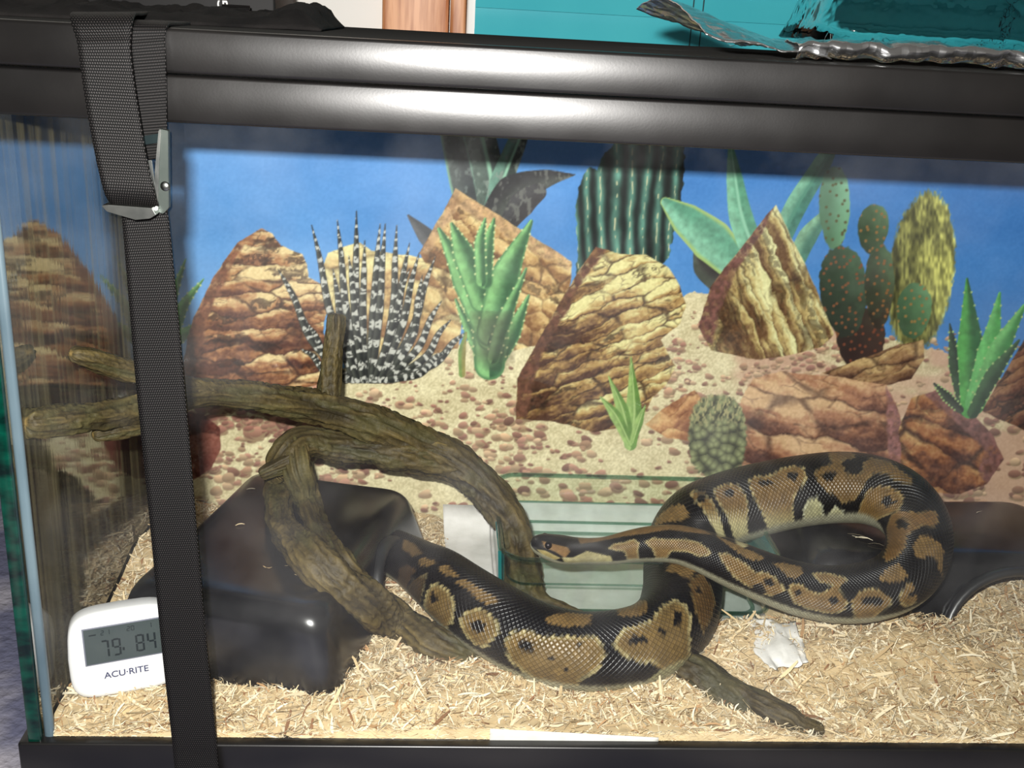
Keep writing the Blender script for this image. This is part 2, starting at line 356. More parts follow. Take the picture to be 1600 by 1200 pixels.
def dot(x, y, a, b, c, ang=0., shade=0.):
    sl = bbox([(x - max(a, b), y - max(a, b)), (x + max(a, b), y + max(a, b))], 2); X, Y = PX[sl], PY[sl]
    if X.size == 0: return
    co, si = math.cos(ang), math.sin(ang); dx, dy = (X - x) * co + (Y - y) * si, -(X - x) * si + (Y - y) * co
    r = np.hypot(dx / a, dy / b); m = np.clip((1 - r) * min(a, b) + .5, 0, 1); cc = np.ones(X.shape + (1,)) * col(*c)
    if shade: cc = cc * (1 - shade * np.clip((Y - y) / b, -1, 1))[..., None]
    put(sl, m, cc)
# sky
g = np.clip((PX - 250) / 1350, 0, 1)[..., None]; hgt = np.clip((PY - 200) / 400, 0, 1)[..., None]
cv[:] = (col(104, 160, 226) * (1 - g) + col(62, 126, 206) * g) + hgt * col(10, 8, -4) + (fbm(PX / 120, PY / 60, 3) - .5)[..., None] * 26 + (vnoise(PX / 3, PY / 3, 5) - .5)[..., None] * 8
# sand and gravel
sand = [(-60, 640), (230, 640), (300, 600), (480, 590), (600, 560), (700, 540), (760, 530), (830, 520), (1000, 490), (1060, 470), (1085, 455), (1130, 470), (1220, 520), (1310, 505), (1430, 540), (1480, 548), (1530, 590), (1600, 620), (1900, 640), (1900, 900), (-60, 900)]
sl = bbox(sand); X, Y = PX[sl], PY[sl]; m, sd = pmask(sand, X, Y + (fbm(X / 14, Y / 14, 2) - .5) * 16, 2.)
c0 = col(226, 212, 172) + (fbm(X / 30, Y / 18, 12) - .5)[..., None] * col(46, 50, 50) + (vnoise(X / 2.3, Y / 2.3, 6) - .5)[..., None] * 44
pk = (sstep(.45, .62, fbm(X / 150 + 3, Y / 70, 44)) * sstep(1050, 1200, X))[..., None]; c0 = c0 * (1 - pk * .7) + col(206, 158, 138) * pk * .7
put(sl, m, c0)
r_ = np.random.default_rng(11)
def pebbles(n, xr, yr, smin, smax, cols, inside=sand):
    for _ in range(n):
        x, y = r_.uniform(*xr), yr[0] + (yr[1] - yr[0]) * r_.random() ** .8; s = (smin + (smax - smin) * r_.random() ** 1.6) * (.65 + .5 * (y - 500) / 300)
        c = np.array(cols[r_.integers(len(cols))]) * r_.uniform(.8, 1.12)
        if fbm(np.array([x / 60.]), np.array([y / 40.]), 21)[0] < r_.uniform(.3, .56): continue
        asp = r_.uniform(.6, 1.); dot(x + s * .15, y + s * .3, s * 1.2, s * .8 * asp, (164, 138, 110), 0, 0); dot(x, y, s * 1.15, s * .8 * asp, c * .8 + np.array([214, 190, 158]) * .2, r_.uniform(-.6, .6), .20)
PC = [(170, 122, 106), (150, 100, 88), (186, 142, 116), (196, 160, 128), (132, 88, 80), (206, 172, 140)]
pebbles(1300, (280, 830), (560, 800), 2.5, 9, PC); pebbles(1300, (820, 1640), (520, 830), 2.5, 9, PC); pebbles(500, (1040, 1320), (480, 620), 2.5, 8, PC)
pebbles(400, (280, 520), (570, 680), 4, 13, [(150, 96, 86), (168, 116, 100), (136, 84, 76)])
# plants and rocks, far ones first
for ln in ([(262, 540), (285, 480), (318, 436)], [(250, 540), (268, 470), (290, 405)], [(240, 560), (290, 520), (330, 500)]):
    leaf(ln, [12, 11, 6, 1], (70, 120, 60), (120, 180, 100), seed=3, teeth=(190, 210, 150))
leaf([(735, 340), (722, 280), (703, 190), (700, 150)], [20, 21, 18, 10], (62, 66, 70), (86, 92, 92), spots=((112, 120, 118), 3.6), seed=5, edge=(130, 170, 150))
leaf([(765, 345), (765, 280), (748, 200), (745, 150)], [18, 24, 24, 12], (62, 72, 72), (90, 104, 98), spots=((140, 152, 144), 4), mid=(150, 196, 170), seed=7)
leaf([(768, 345), (785, 280), (812, 210), (820, 160)], [16, 18, 14, 8], (54, 62, 60), (112, 150, 136), spots=((140, 152, 144), 4), seed=9, mid=(150, 196, 170))
leaf([(760, 345), (800, 300), (850, 280), (898, 273)], [14, 26, 15, 1], (78, 80, 78), (56, 54, 58), spots=((116, 116, 112), 4), seed=13)
leaf([(780, 370), (815, 320), (840, 300)], [10, 20, 14], (60, 56, 60), (72, 70, 74), spots=((116, 116, 112), 4), seed=15)
leaf([(700, 410), (665, 368), (638, 337)], [15, 13, 2], (64, 66, 72), (92, 92, 96), seed=17)
rock([(503, 425), (512, 395), (540, 384), (562, 378), (580, 392), (640, 398), (700, 415), (718, 450), (722, 500), (715, 545), (600, 566), (520, 545)], (160, 108, 66), (220, 172, 112), (246, 220, 156), .1, 90, 46, 31, (0, -.9), crack=.45)
rock([(655, 395), (712, 294), (762, 326), (830, 368), (893, 408), (892, 440), (880, 500), (862, 532), (800, 548), (740, 530), (690, 450)], (146, 94, 54), (218, 168, 106), (248, 212, 148), .55, 36, 27, 52, (.3, -.3), edge=([(712, 294), (762, 326), (893, 408), (888, 424), (830, 392), (760, 350), (716, 322), (668, 396), (655, 395)], (198, 152, 104)), crack=.6)
cact = [(902, 430), (900, 330), (906, 286), (920, 260), (934, 266), (940, 246), (962, 222), (972, 140), (1066, 140), (1070, 260), (1062, 330), (1044, 400), (1028, 430)]
sl = bbox(cact); X, Y = PX[sl], PY[sl]; m, sd = pmask(cact, X + (vnoise(X / 5, Y / 7, 3) - .5) * 5, Y, 1.4)
uu = (X - 985 + (Y - 320) * .10 * ((X - 985) / 80)) / 23 + (fbm(X / 50, Y / 120, 8) - .5) * .9; ph = uu - np.floor(uu)
sh = .25 + .75 * np.abs(ph - .5) * 2; sh = sstep(.2, 1., sh); cc = col(20, 28, 28) * (1 - sh[..., None]) + col(92, 138, 124) * sh[..., None]
cc = cc * (.35 + 1.2 * fbm(X / 22, Y / 50, 14))[..., None]
sp_ = (sstep(.42, .5, np.abs(ph - .5)) * sstep(.42, .6, vnoise(X / 4, Y / 6.5, 19)))[..., None]; cc = cc * (1 - sp_) + col(212, 206, 168) * sp_
put(sl, m, cc)
leaf([(1122, 440), (1098, 420), (1085, 388)], [18, 14, 2], (60, 56, 56), (80, 84, 76), seed=3)
leaf([(1150, 415), (1112, 376), (1075, 345), (1040, 316)], [26, 34, 26, 8], (98, 158, 132), (140, 196, 168), seed=21, edge=(170, 196, 120))
leaf([(1180, 400), (1158, 340), (1148, 280), (1140, 215)], [20, 19, 13, 2], (94, 156, 128), (132, 190, 160), seed=23, mid=(150, 206, 176))
leaf([(1212, 390), (1245, 320), (1285, 255), (1320, 190)], [16, 17, 14, 4], (76, 130, 116), (130, 184, 158), seed=24, mid=(92, 150, 130))
leaf([(1238, 420), (1262, 370), (1290, 335)], [14, 15, 8], (80, 128, 112), (136, 180, 150), seed=27)
# furry yellow cactus and prickly pear
sl = bbox([(1370, 280), (1510, 560)], 4); X, Y = PX[sl], PY[sl]; rr = np.hypot((X - 1440 + (Y - 420) * .10) / 52, (Y - 425) / 126) + (vnoise(X / 2.5, Y / 5, 2) - .5) * .10
cc = col(148, 146, 82) * (.6 + .7 * vnoise(X / 3, Y / 9, 31))[..., None] * (1.12 - .35 * np.clip((1440 - X) / 60, -1, 1))[..., None]
cc = cc * (1 - .35 * sstep(.5, .7, fbm(X / 14, Y / 40, 5)))[..., None]; put(sl, 1 - sstep(.93, 1.05, rr), cc)
def pad(x, y, a, b, ang, c1, c2, dc, seed):
    sl = bbox([(x - b, y - b), (x + b, y + b)], 8); X, Y = PX[sl], PY[sl]; co, si = math.cos(ang), math.sin(ang)
    dx, dy = (X - x) * co + (Y - y) * si, -(X - x) * si + (Y - y) * co; r = np.hypot(dx / (a * (1 - .12 * dy / b)), dy / b) + (vnoise(X / 6, Y / 6, seed) - .5) * .07
    f = np.clip(.5 - dy / b * .5 + (fbm(X / 12, Y / 12, seed) - .5) * .6, 0, 1)[..., None]; cc = col(*c2) * (1 - f) + col(*c1) * f
    cc = cc * (.80 + .3 * sstep(-.6, .9, dx / a))[..., None]
    gx, gy = dx / 13., dy / 13.; f1, f2, i_, o1, o2 = worley(gx * 1.0, gy * 1.0, seed); k = (1 - sstep(.12, .24, f1))[..., None]; cc = cc * (1 - k) + col(*dc) * k
    put(sl, np.clip((1 - r) * a / 1.4 + .5, 0, 1), cc)
pad(1345, 530, 38, 50, 0, (66, 56, 46), (60, 38, 34), (120, 66, 46), 3)
pad(1428, 486, 27, 44, .1, (104, 146, 104), (74, 100, 70), (150, 120, 70), 4)
pad(1304, 325, 24, 66, .0, (128, 178, 150), (104, 148, 112), (92, 92, 60), 5)
pad(1364, 358, 24, 39, .12, (98, 128, 92), (60, 74, 54), (150, 112, 66), 6)
pad(1318, 456, 37, 72, -.06, (76, 100, 76), (50, 54, 44), (130, 84, 56), 7)
pad(1374, 448, 23, 66, .03, (84, 108, 78), (62, 52, 42), (140, 96, 58), 8)
# rocks in front
rock([(1213, 320), (1236, 370), (1266, 430), (1290, 490), (1302, 522), (1282, 542), (1230, 556), (1180, 562), (1112, 548), (1092, 512), (1108, 450), (1150, 396), (1190, 345)], (112, 72, 42), (206, 172, 106), (242, 228, 166), 1.18, 110, 22, 61, (.35, -.7), edge=([(1213, 318), (1192, 360), (1162, 406), (1140, 446), (1124, 490), (1114, 540), (1088, 520), (1108, 450), (1150, 394), (1190, 343)], (122, 72, 62)), crack=.55)
rock([(283, 612), (286, 560), (300, 500), (330, 438), (372, 378), (408, 356), (426, 364), (440, 384), (474, 398), (481, 414), (482, 432), (506, 446), (512, 480), (505, 520), (522, 560), (500, 600), (440, 618)], (98, 50, 34), (184, 118, 74), (246, 208, 150), -.05, 70, 24, 71, (.25, -.8), edge=([(283, 600), (286, 560), (300, 500), (330, 438), (372, 378), (380, 384), (350, 440), (322, 500), (312, 560), (300, 610)], (134, 78, 52)), crack=.75)
rock([(250, 640), (318, 646), (342, 668), (345, 700), (330, 732), (300, 750), (250, 745)], (84, 38, 32), (126, 60, 50), (158, 90, 76), .5, 60, 60, 33, (.2, -.2), crack=.15)
rock([(806, 655), (808, 592), (835, 545), (870, 480), (905, 420), (930, 386), (962, 396), (1010, 398), (1045, 418), (1062, 446), (1072, 476), (1062, 505), (1032, 532), (1056, 572), (1040, 602), (1020, 622), (1008, 645), (970, 668), (930, 676), (860, 658)], (88, 50, 32), (194, 146, 84), (242, 222, 154), -.36, 66, 19, 83, (.7, -.55), edge=([(806, 650), (808, 592), (835, 545), (870, 480), (905, 420), (930, 384), (946, 392), (915, 432), (880, 492), (850, 552), (832, 600), (824, 655)], (118, 70, 50)), crack=.72)
rock([(1008, 664), (1050, 628), (1086, 610), (1098, 628), (1084, 690), (1040, 684)], (150, 84, 50), (220, 154, 100), (240, 190, 130), -.4, 50, 40, 35, (-.2, -.5), crack=.2)
for ln, ws in (([(985, 694), (990, 640), (986, 558)], [10, 13, 1]), ([(984, 694), (972, 640), (951, 588)], [8, 10, 1]), ([(984, 694), (962, 650), (938, 620)], [7, 9, 1]), ([(988, 692), (998, 660), (1008, 634)], [5, 7, 1])):
    leaf(ln, ws, (104, 142, 66), (160, 190, 112), seed=41, mid=(178, 204, 130))
# zebra plant: many thin banded leaves from one root
zb = (574, 600)
for tx, ty, bx in ((487, 352, 525), (527, 344, 545), (557, 330, 556), (594, 350, 580), (602, 350, 590), (640, 380, 612), (620, 352, 612), (570, 376, 566), (434, 420, 500), (442, 438, 500), (680, 402, 634), (660, 430, 640), (704, 500, 650), (735, 516, 660), (690, 470, 640), (480, 505, 520), (470, 545, 525), (640, 420, 600), (700, 548, 640), (520, 420, 540), (545, 400, 560), (655, 395, 620)):
    mx_, my_ = (bx * .75 + tx * .25), zb[1] * .5 + ty * .5
    leaf([(zb[0] * .55 + bx * .45, zb[1] - 6), (mx_, my_ + 10), (bx * .35 + tx * .65, zb[1] * .22 + ty * .78), (tx, ty)], [5.5, 6.4, 4.6, .7], (36, 38, 38), (74, 76, 70), bands=((206, 204, 196), 74), edge=(50, 50, 48), seed=int(tx))
# green aloe
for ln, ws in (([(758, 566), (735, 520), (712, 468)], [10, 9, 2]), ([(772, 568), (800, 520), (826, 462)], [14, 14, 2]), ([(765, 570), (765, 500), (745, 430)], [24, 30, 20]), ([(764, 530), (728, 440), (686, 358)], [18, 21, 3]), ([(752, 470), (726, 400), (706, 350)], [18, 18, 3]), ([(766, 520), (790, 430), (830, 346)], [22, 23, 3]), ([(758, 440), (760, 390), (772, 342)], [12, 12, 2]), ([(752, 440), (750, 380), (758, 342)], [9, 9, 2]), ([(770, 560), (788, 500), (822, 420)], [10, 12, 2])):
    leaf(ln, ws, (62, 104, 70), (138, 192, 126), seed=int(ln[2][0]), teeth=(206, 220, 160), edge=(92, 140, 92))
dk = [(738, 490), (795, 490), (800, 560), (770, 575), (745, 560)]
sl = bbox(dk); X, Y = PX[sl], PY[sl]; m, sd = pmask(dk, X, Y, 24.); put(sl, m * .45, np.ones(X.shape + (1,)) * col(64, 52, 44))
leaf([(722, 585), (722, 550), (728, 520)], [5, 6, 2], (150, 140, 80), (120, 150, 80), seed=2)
# right-hand group
rock([(1286, 584), (1340, 562), (1400, 540), (1442, 532), (1444, 560), (1424, 592), (1370, 608)], (80, 46, 32), (160, 112, 74), (210, 166, 110), -.3, 70, 22, 91, (-.1, -.6), crack=.5)
rock([(1158, 625), (1178, 592), (1220, 580), (1300, 588), (1385, 602), (1404, 640), (1418, 700), (1424, 790), (1160, 760)], (92, 46, 34), (186, 120, 86), (232, 180, 134), .22, 120, 44, 94, (.1, -.75), edge=([(1385, 606), (1404, 640), (1418, 700), (1424, 790), (1398, 790), (1388, 700)], (160, 100, 96)), crack=.55)
rock([(1404, 672), (1424, 622), (1462, 610), (1512, 640), (1552, 682), (1568, 718), (1542, 756), (1502, 772), (1450, 768), (1410, 744)], (78, 36, 26), (176, 104, 62), (224, 172, 112), .25, 90, 50, 97, (-.6, -.5), edge=([(1440, 612), (1462, 606), (1512, 638), (1554, 680), (1570, 718), (1544, 760), (1530, 735), (1540, 706), (1500, 664)], (138, 84, 78)), crack=.7)
rock([(1900, 480), (1610, 516), (1560, 600), (1534, 642), (1600, 672), (1900, 700)], (58, 28, 22), (112, 60, 42), (160, 106, 72), -.5, 80, 22, 98, (-.2, -.4), crack=.7)
for ln, ws, a_, b_ in (([(1508, 640), (1494, 570), (1484, 506)], [10, 12, 1], (40, 58, 48), (60, 84, 62)), ([(1515, 640), (1516, 540), (1511, 436)], [14, 21, 2], (48, 98, 60), (88, 168, 84)), ([(1522, 630), (1545, 550), (1562, 458)], [14, 18, 2], (74, 160, 78), (110, 190, 110)), ([(1525, 635), (1560, 550), (1600, 478)], [12, 17, 3], (56, 130, 66), (112, 184, 108)), ([(1520, 645), (1552, 585), (1592, 532)], [9, 12, 2], (40, 70, 48), (64, 100, 66)), ([(1500, 640), (1480, 620), (1460, 600)], [6, 8, 2], (46, 56, 48), (70, 80, 66))):
    leaf(ln, ws, a_, b_, seed=int(ln[2][1]), teeth=(170, 200, 130))
# small barrel cactus
sl = bbox([(1070, 605), (1175, 745)], 4); X, Y = PX[sl], PY[sl]; rr = (np.abs((X - 1121) / 45) ** 2.6 + np.abs((Y - 682) / 64) ** 2.6) ** (1 / 2.6) + (vnoise(X / 3, Y / 3, 2) - .5) * .09
f1, f2, i_, ox, oy = worley(X / 13, Y / 13, 8); t = np.clip(1 - f1 * 1.25 - oy * .4, 0, 1)[..., None]; cc = col(56, 58, 40) * (1 - t) + col(164, 170, 122) * t
fz = (sstep(.55, .7, vnoise(X / 2, Y / 4, 9)) * (1 - sstep(640, 690, Y)))[..., None]; cc = cc * (1 - fz) + col(176, 168, 120) * fz; put(sl, np.clip((1 - rr) * 16 + .5, 0, 1), cc)
# into the print: a fine sheet whose vertices carry the printed colours
GX, GZ = 1060, 430
PYp = TD + .0022
gx_ = np.linspace(GT + .002, TW - GT, GX); gz_ = np.linspace(.001, .352, GZ)
Pp = np.stack(np.broadcast_arrays(gx_[None, :], np.array(PYp), gz_[:, None]), -1).reshape(-1, 3)
pu, pv, _ = proj(Pp)
iu, iv = np.clip(pu - CX0, 0, CWd - 1.01), np.clip(pv - CY0, 0, CHt - 1.01); i0, j0 = iu.astype(int), iv.astype(int); fu, fv = (iu - i0)[:, None], (iv - j0)[:, None]
lin = s2l(cv)
pc = (lin[j0, i0] * (1 - fu) + lin[j0, np.minimum(i0 + 1, CWd - 1)] * fu) * (1 - fv) + (lin[np.minimum(j0 + 1, CHt - 1), i0] * (1 - fu) + lin[np.minimum(j0 + 1, CHt - 1), np.minimum(i0 + 1, CWd - 1)] * fu) * fv
m_print = mat('printed_backdrop', rough=.6, spec=.25)
at = N(m_print, 'ShaderNodeVertexColor', layer_name='tint'); gm = N(m_print, 'ShaderNodeMix', data_type='RGBA', blend_type='MULTIPLY'); gm.inputs[0].default_value = 1
POSTER_GAIN = .90
gm.inputs[7].default_value = (POSTER_GAIN,) * 3 + (1,); W(m_print, at.outputs[0], gm.inputs[6]); W(m_print, gm.outputs[2], B(m_print).inputs['Base Color'])
po = fastmesh('desert_backdrop', Pp, gridquads(GZ, GX)[:, ::1], m_print, None, False); setcol(po, pc)
tag(po, 'printed desert backdrop of blue sky, cactus and tan rocks on the tank back', 'backdrop')
# ============================================================ wood shavings
def ground(x, y):
    """height of the bedding"""
    h = .003 + .006 * sstep(.0, .12, y) + (fbm(x * 22 + 3, y * 22, 77) - .5) * .012
    h = h + .009 * np.exp(-((x - .50) ** 2 / .012 + (y - .085) ** 2 / .0010)) + .010 * np.exp(-(x - .02) ** 2 / .002) * sstep(.08, .2, y)
    h = h + .006 * np.exp(-((x - .19) ** 2 / .004 + (y - .03) ** 2 / .0008))
    dish_ = sstep(.24, .258, x) * (1 - sstep(.45, .468, x)) * sstep(.108, .125, y)
    paper_ = sstep(.215, .235, x) * (1 - sstep(.27, .28, x)) * sstep(.10, .16, y)
    return h * (1 - .8 * np.maximum(dish_, paper_)) - .002 * np.maximum(dish_, paper_)
nx, ny = 260, 100
gx = np.linspace(.0072, TW - .008, nx); gy = np.linspace(.0012, TD - .001, ny); GXX, GYY = np.meshgrid(gx, gy)
Vb = np.stack([GXX, GYY, ground(GXX, GYY)], -1); Vb[1] = Vb[0] + np.array([0, .0004, 0]); Vb[0, :, 2] = -.0115; Vb = Vb.reshape(-1, 3)   # the bedding's cut face against the front glass
m_shav = mat('wood_shavings', rough=.75, spec=.2); a_ = N(m_shav, 'ShaderNodeVertexColor', layer_name='tint'); W(m_shav, a_.outputs[0], B(m_shav).inputs['Base Color'])
Cb = s2l(col(206, 184, 144))[None] * (.62 + .6 * fbm(Vb[:, 0] * 160, Vb[:, 1] * 160, 3))[:, None]
ns = 60000
sx_ = rng.uniform(.009, .72, ns); sy_ = rng.uniform(.0016, .264, ns)
keep = ~((sx_ > .256) & (sx_ < .460) & (sy_ > .116)) & ~((sx_ > .228) & (sx_ < .275) & (sy_ > .125) & (rng.random(ns) < .96)) & ~((sx_ > .245) & (sx_ < .365) & (sy_ < .0085) & (rng.random(ns) < .9))
sx_, sy_ = sx_[keep], sy_[keep]; ns = len(sx_)
th = rng.uniform(0, 2 * np.pi, ns); ln = .003 + .010 * rng.random(ns) ** 2.2; wd = .0004 + .0012 * rng.random(ns) ** 2.2; big = rng.random(ns) < .02; ln[big] = rng.uniform(.012, .02, big.sum()); wd[big] = rng.uniform(.0014, .0024, big.sum())
tilt = rng.normal(0, .32, ns); bend = rng.normal(0, .0007, ns); lat = rng.normal(0, .0005, ns)
sz_ = ground(sx_, sy_) + .0006 + rng.random(ns) ** 2 * .0022 + np.abs(np.sin(tilt)) * ln * .25
pile = slice(20, 3200); sy_[pile] = rng.uniform(.0013, .0022, 3180); sx_[pile] = rng.uniform(.009, .70, 3180); sz_[pile] = -.003 + rng.random(3180) * (ground(sx_[pile], sy_[pile]) + .005); tilt[pile] = rng.normal(0, .5, 3180); th[pile] = rng.normal(0, .25, 3180)
stray = [onZ(u_, v_, z_ + .0006) for u_, v_, z_ in ((1338, 836, .0505), (1350, 842, .0505), (1362, 848, .0505), (1345, 839, .0505), (1370, 852, .0505), (392, 764, .0586), (418, 885, .0586), (452, 882, .0586), (466, 899, .0586), (375, 820, .0586), (1530, 800, .0505))]
for k_, p_ in enumerate(stray): sx_[k_], sy_[k_], sz_[k_] = p_; tilt[k_] = .05; ln[k_] = .006 + .006 * (k_ < 5); wd[k_] = .0006; th[k_] = (-.45 if k_ < 5 else rng.uniform(-.6, .6))
d = np.stack([np.cos(th) * np.cos(tilt), np.sin(th) * np.cos(tilt), np.sin(tilt)], -1); sN = np.stack([-np.sin(th), np.cos(th), rng.normal(0, .5, ns)], -1); sN /= np.linalg.norm(sN, axis=1)[:, None]
c0 = np.stack([sx_, sy_, sz_], -1); Vs = []
for t in (-1, -.33, .33, 1):
    cc = c0 + d * (ln * t / 2)[:, None] + np.array([0, 0, 1.]) * (bend * (1 - t * t))[:, None] + sN * (lat * (1 - t * t))[:, None]
    for sgn in (-1, 1): Vs.append(cc + sN * (wd * sgn * (1 if abs(t) < 1 else .55) / 2)[:, None])
Vs = np.stack(Vs, 1); Vs[..., 0] = np.clip(Vs[..., 0], .0078, TW - .01); Vs[..., 1] = np.clip(Vs[..., 1], .0012, TD - .002); Vs[..., 2] = np.maximum(Vs[..., 2], -.010)
base = (np.arange(ns) * 8)[:, None, None] + len(Vb)
Qs = (base + np.array([[0, 1, 3, 2], [2, 3, 5, 4], [4, 5, 7, 6]])[None]).reshape(-1, 4)
pal = s2l(np.array([(226, 208, 172), (240, 228, 200), (206, 182, 140), (220, 198, 158), (184, 146, 104), (236, 218, 184), (190, 164, 124), (140, 102, 72)], float))
ci = rng.choice(len(pal), ns, p=[.18, .2, .14, .15, .07, .13, .09, .04]); Cs = np.repeat(pal[ci] * rng.uniform(.8, 1.05, (ns, 1)), 8, axis=0)
sh = fastmesh('wood_shavings', np.vstack([Vb, Vs.reshape(-1, 3)]), np.vstack([gridquads(ny, nx), Qs]), m_shav, None, False); setcol(sh, np.vstack([Cb, Cs]))
tag(sh, 'pale loose wood shavings bedding spread over the tank floor', 'shavings', kind='stuff')

# ============================================================ white paper towels
m_paper = mat('white_paper_towel', L(222, 220, 214), .85, .15); noisy(m_paper, L(212, 210, 204), L(232, 230, 226), 60, bump=.3, bscale=500, bdist=.0004)
def sheet(name, corners, n=(24, 16), lift=.0, amp=.0006, seed=1, label='', fall=None):
    """a slightly crumpled paper sheet over the bedding from four (x, y, z) corners"""
    a, b, c, d = [np.array(p, float) for p in corners]; u, v = np.meshgrid(np.linspace(0, 1, n[0]), np.linspace(0, 1, n[1])); u, v = u[..., None], v[..., None]
    P = (a * (1 - u) + b * u) * (1 - v) + (d * (1 - u) + c * u) * v
    P[..., 2] += (fbm(P[..., 0] * 60, P[..., 1] * 60 + P[..., 2] * 40, seed) - .5) * 2 * amp + lift
    if fall is not None: P = fall(P, u[..., 0], v[..., 0])
    o = fastmesh(name, P.reshape(-1, 3), gridquads(n[1], n[0]), m_paper, None, True)
    md = o.modifiers.new('thick', 'SOLIDIFY'); md.thickness = .0004
    return tag(o, label, 'paper towel')
def curl(P, u, v):      # the far end climbs the back glass
    P[..., 2] += np.clip((v - .80) / .2, 0, 1) ** 1.5 * .016; return P
sheet('paper_towel', [(.2335, .118, .0065), (.262, .118, .0065), (.262, TD - .004, .003), (.2245, TD - .004, .003)], seed=3, label='flat white paper sheet on the floor beside the glass dish', fall=curl)
sheet('paper_towel', [(.253, .0007, -.006), (.350, .0007, -.006), (.350, .0008, .0025), (.253, .0008, .0075)], (30, 6), amp=.0001, seed=5, label='white paper strip pressed upright against the front glass', fall=None)
def lump(P, u, v):
    P[..., 2] += .004 * np.sin(np.pi * u) * np.sin(np.pi * v) + (fbm(u * 4, v * 4, 8) - .5) * .006; P[..., 0] += (fbm(u * 3, v * 3, 9) - .5) * .012; P[..., 1] += (fbm(u * 3, v * 3, 19) - .5) * .014; P[..., 2] += .0035; return P
q0 = onZ(1215, 1012, .012)
sheet('paper_towel', [(q0[0] - .017, q0[1] - .026, .0105), (q0[0] + .014, q0[1] - .022, .0115), (q0[0] + .017, q0[1] + .022, .0150), (q0[0] - .013, q0[1] + .024, .0140)], seed=9, label='small crumpled white paper scrap half buried in shavings', fall=lump)

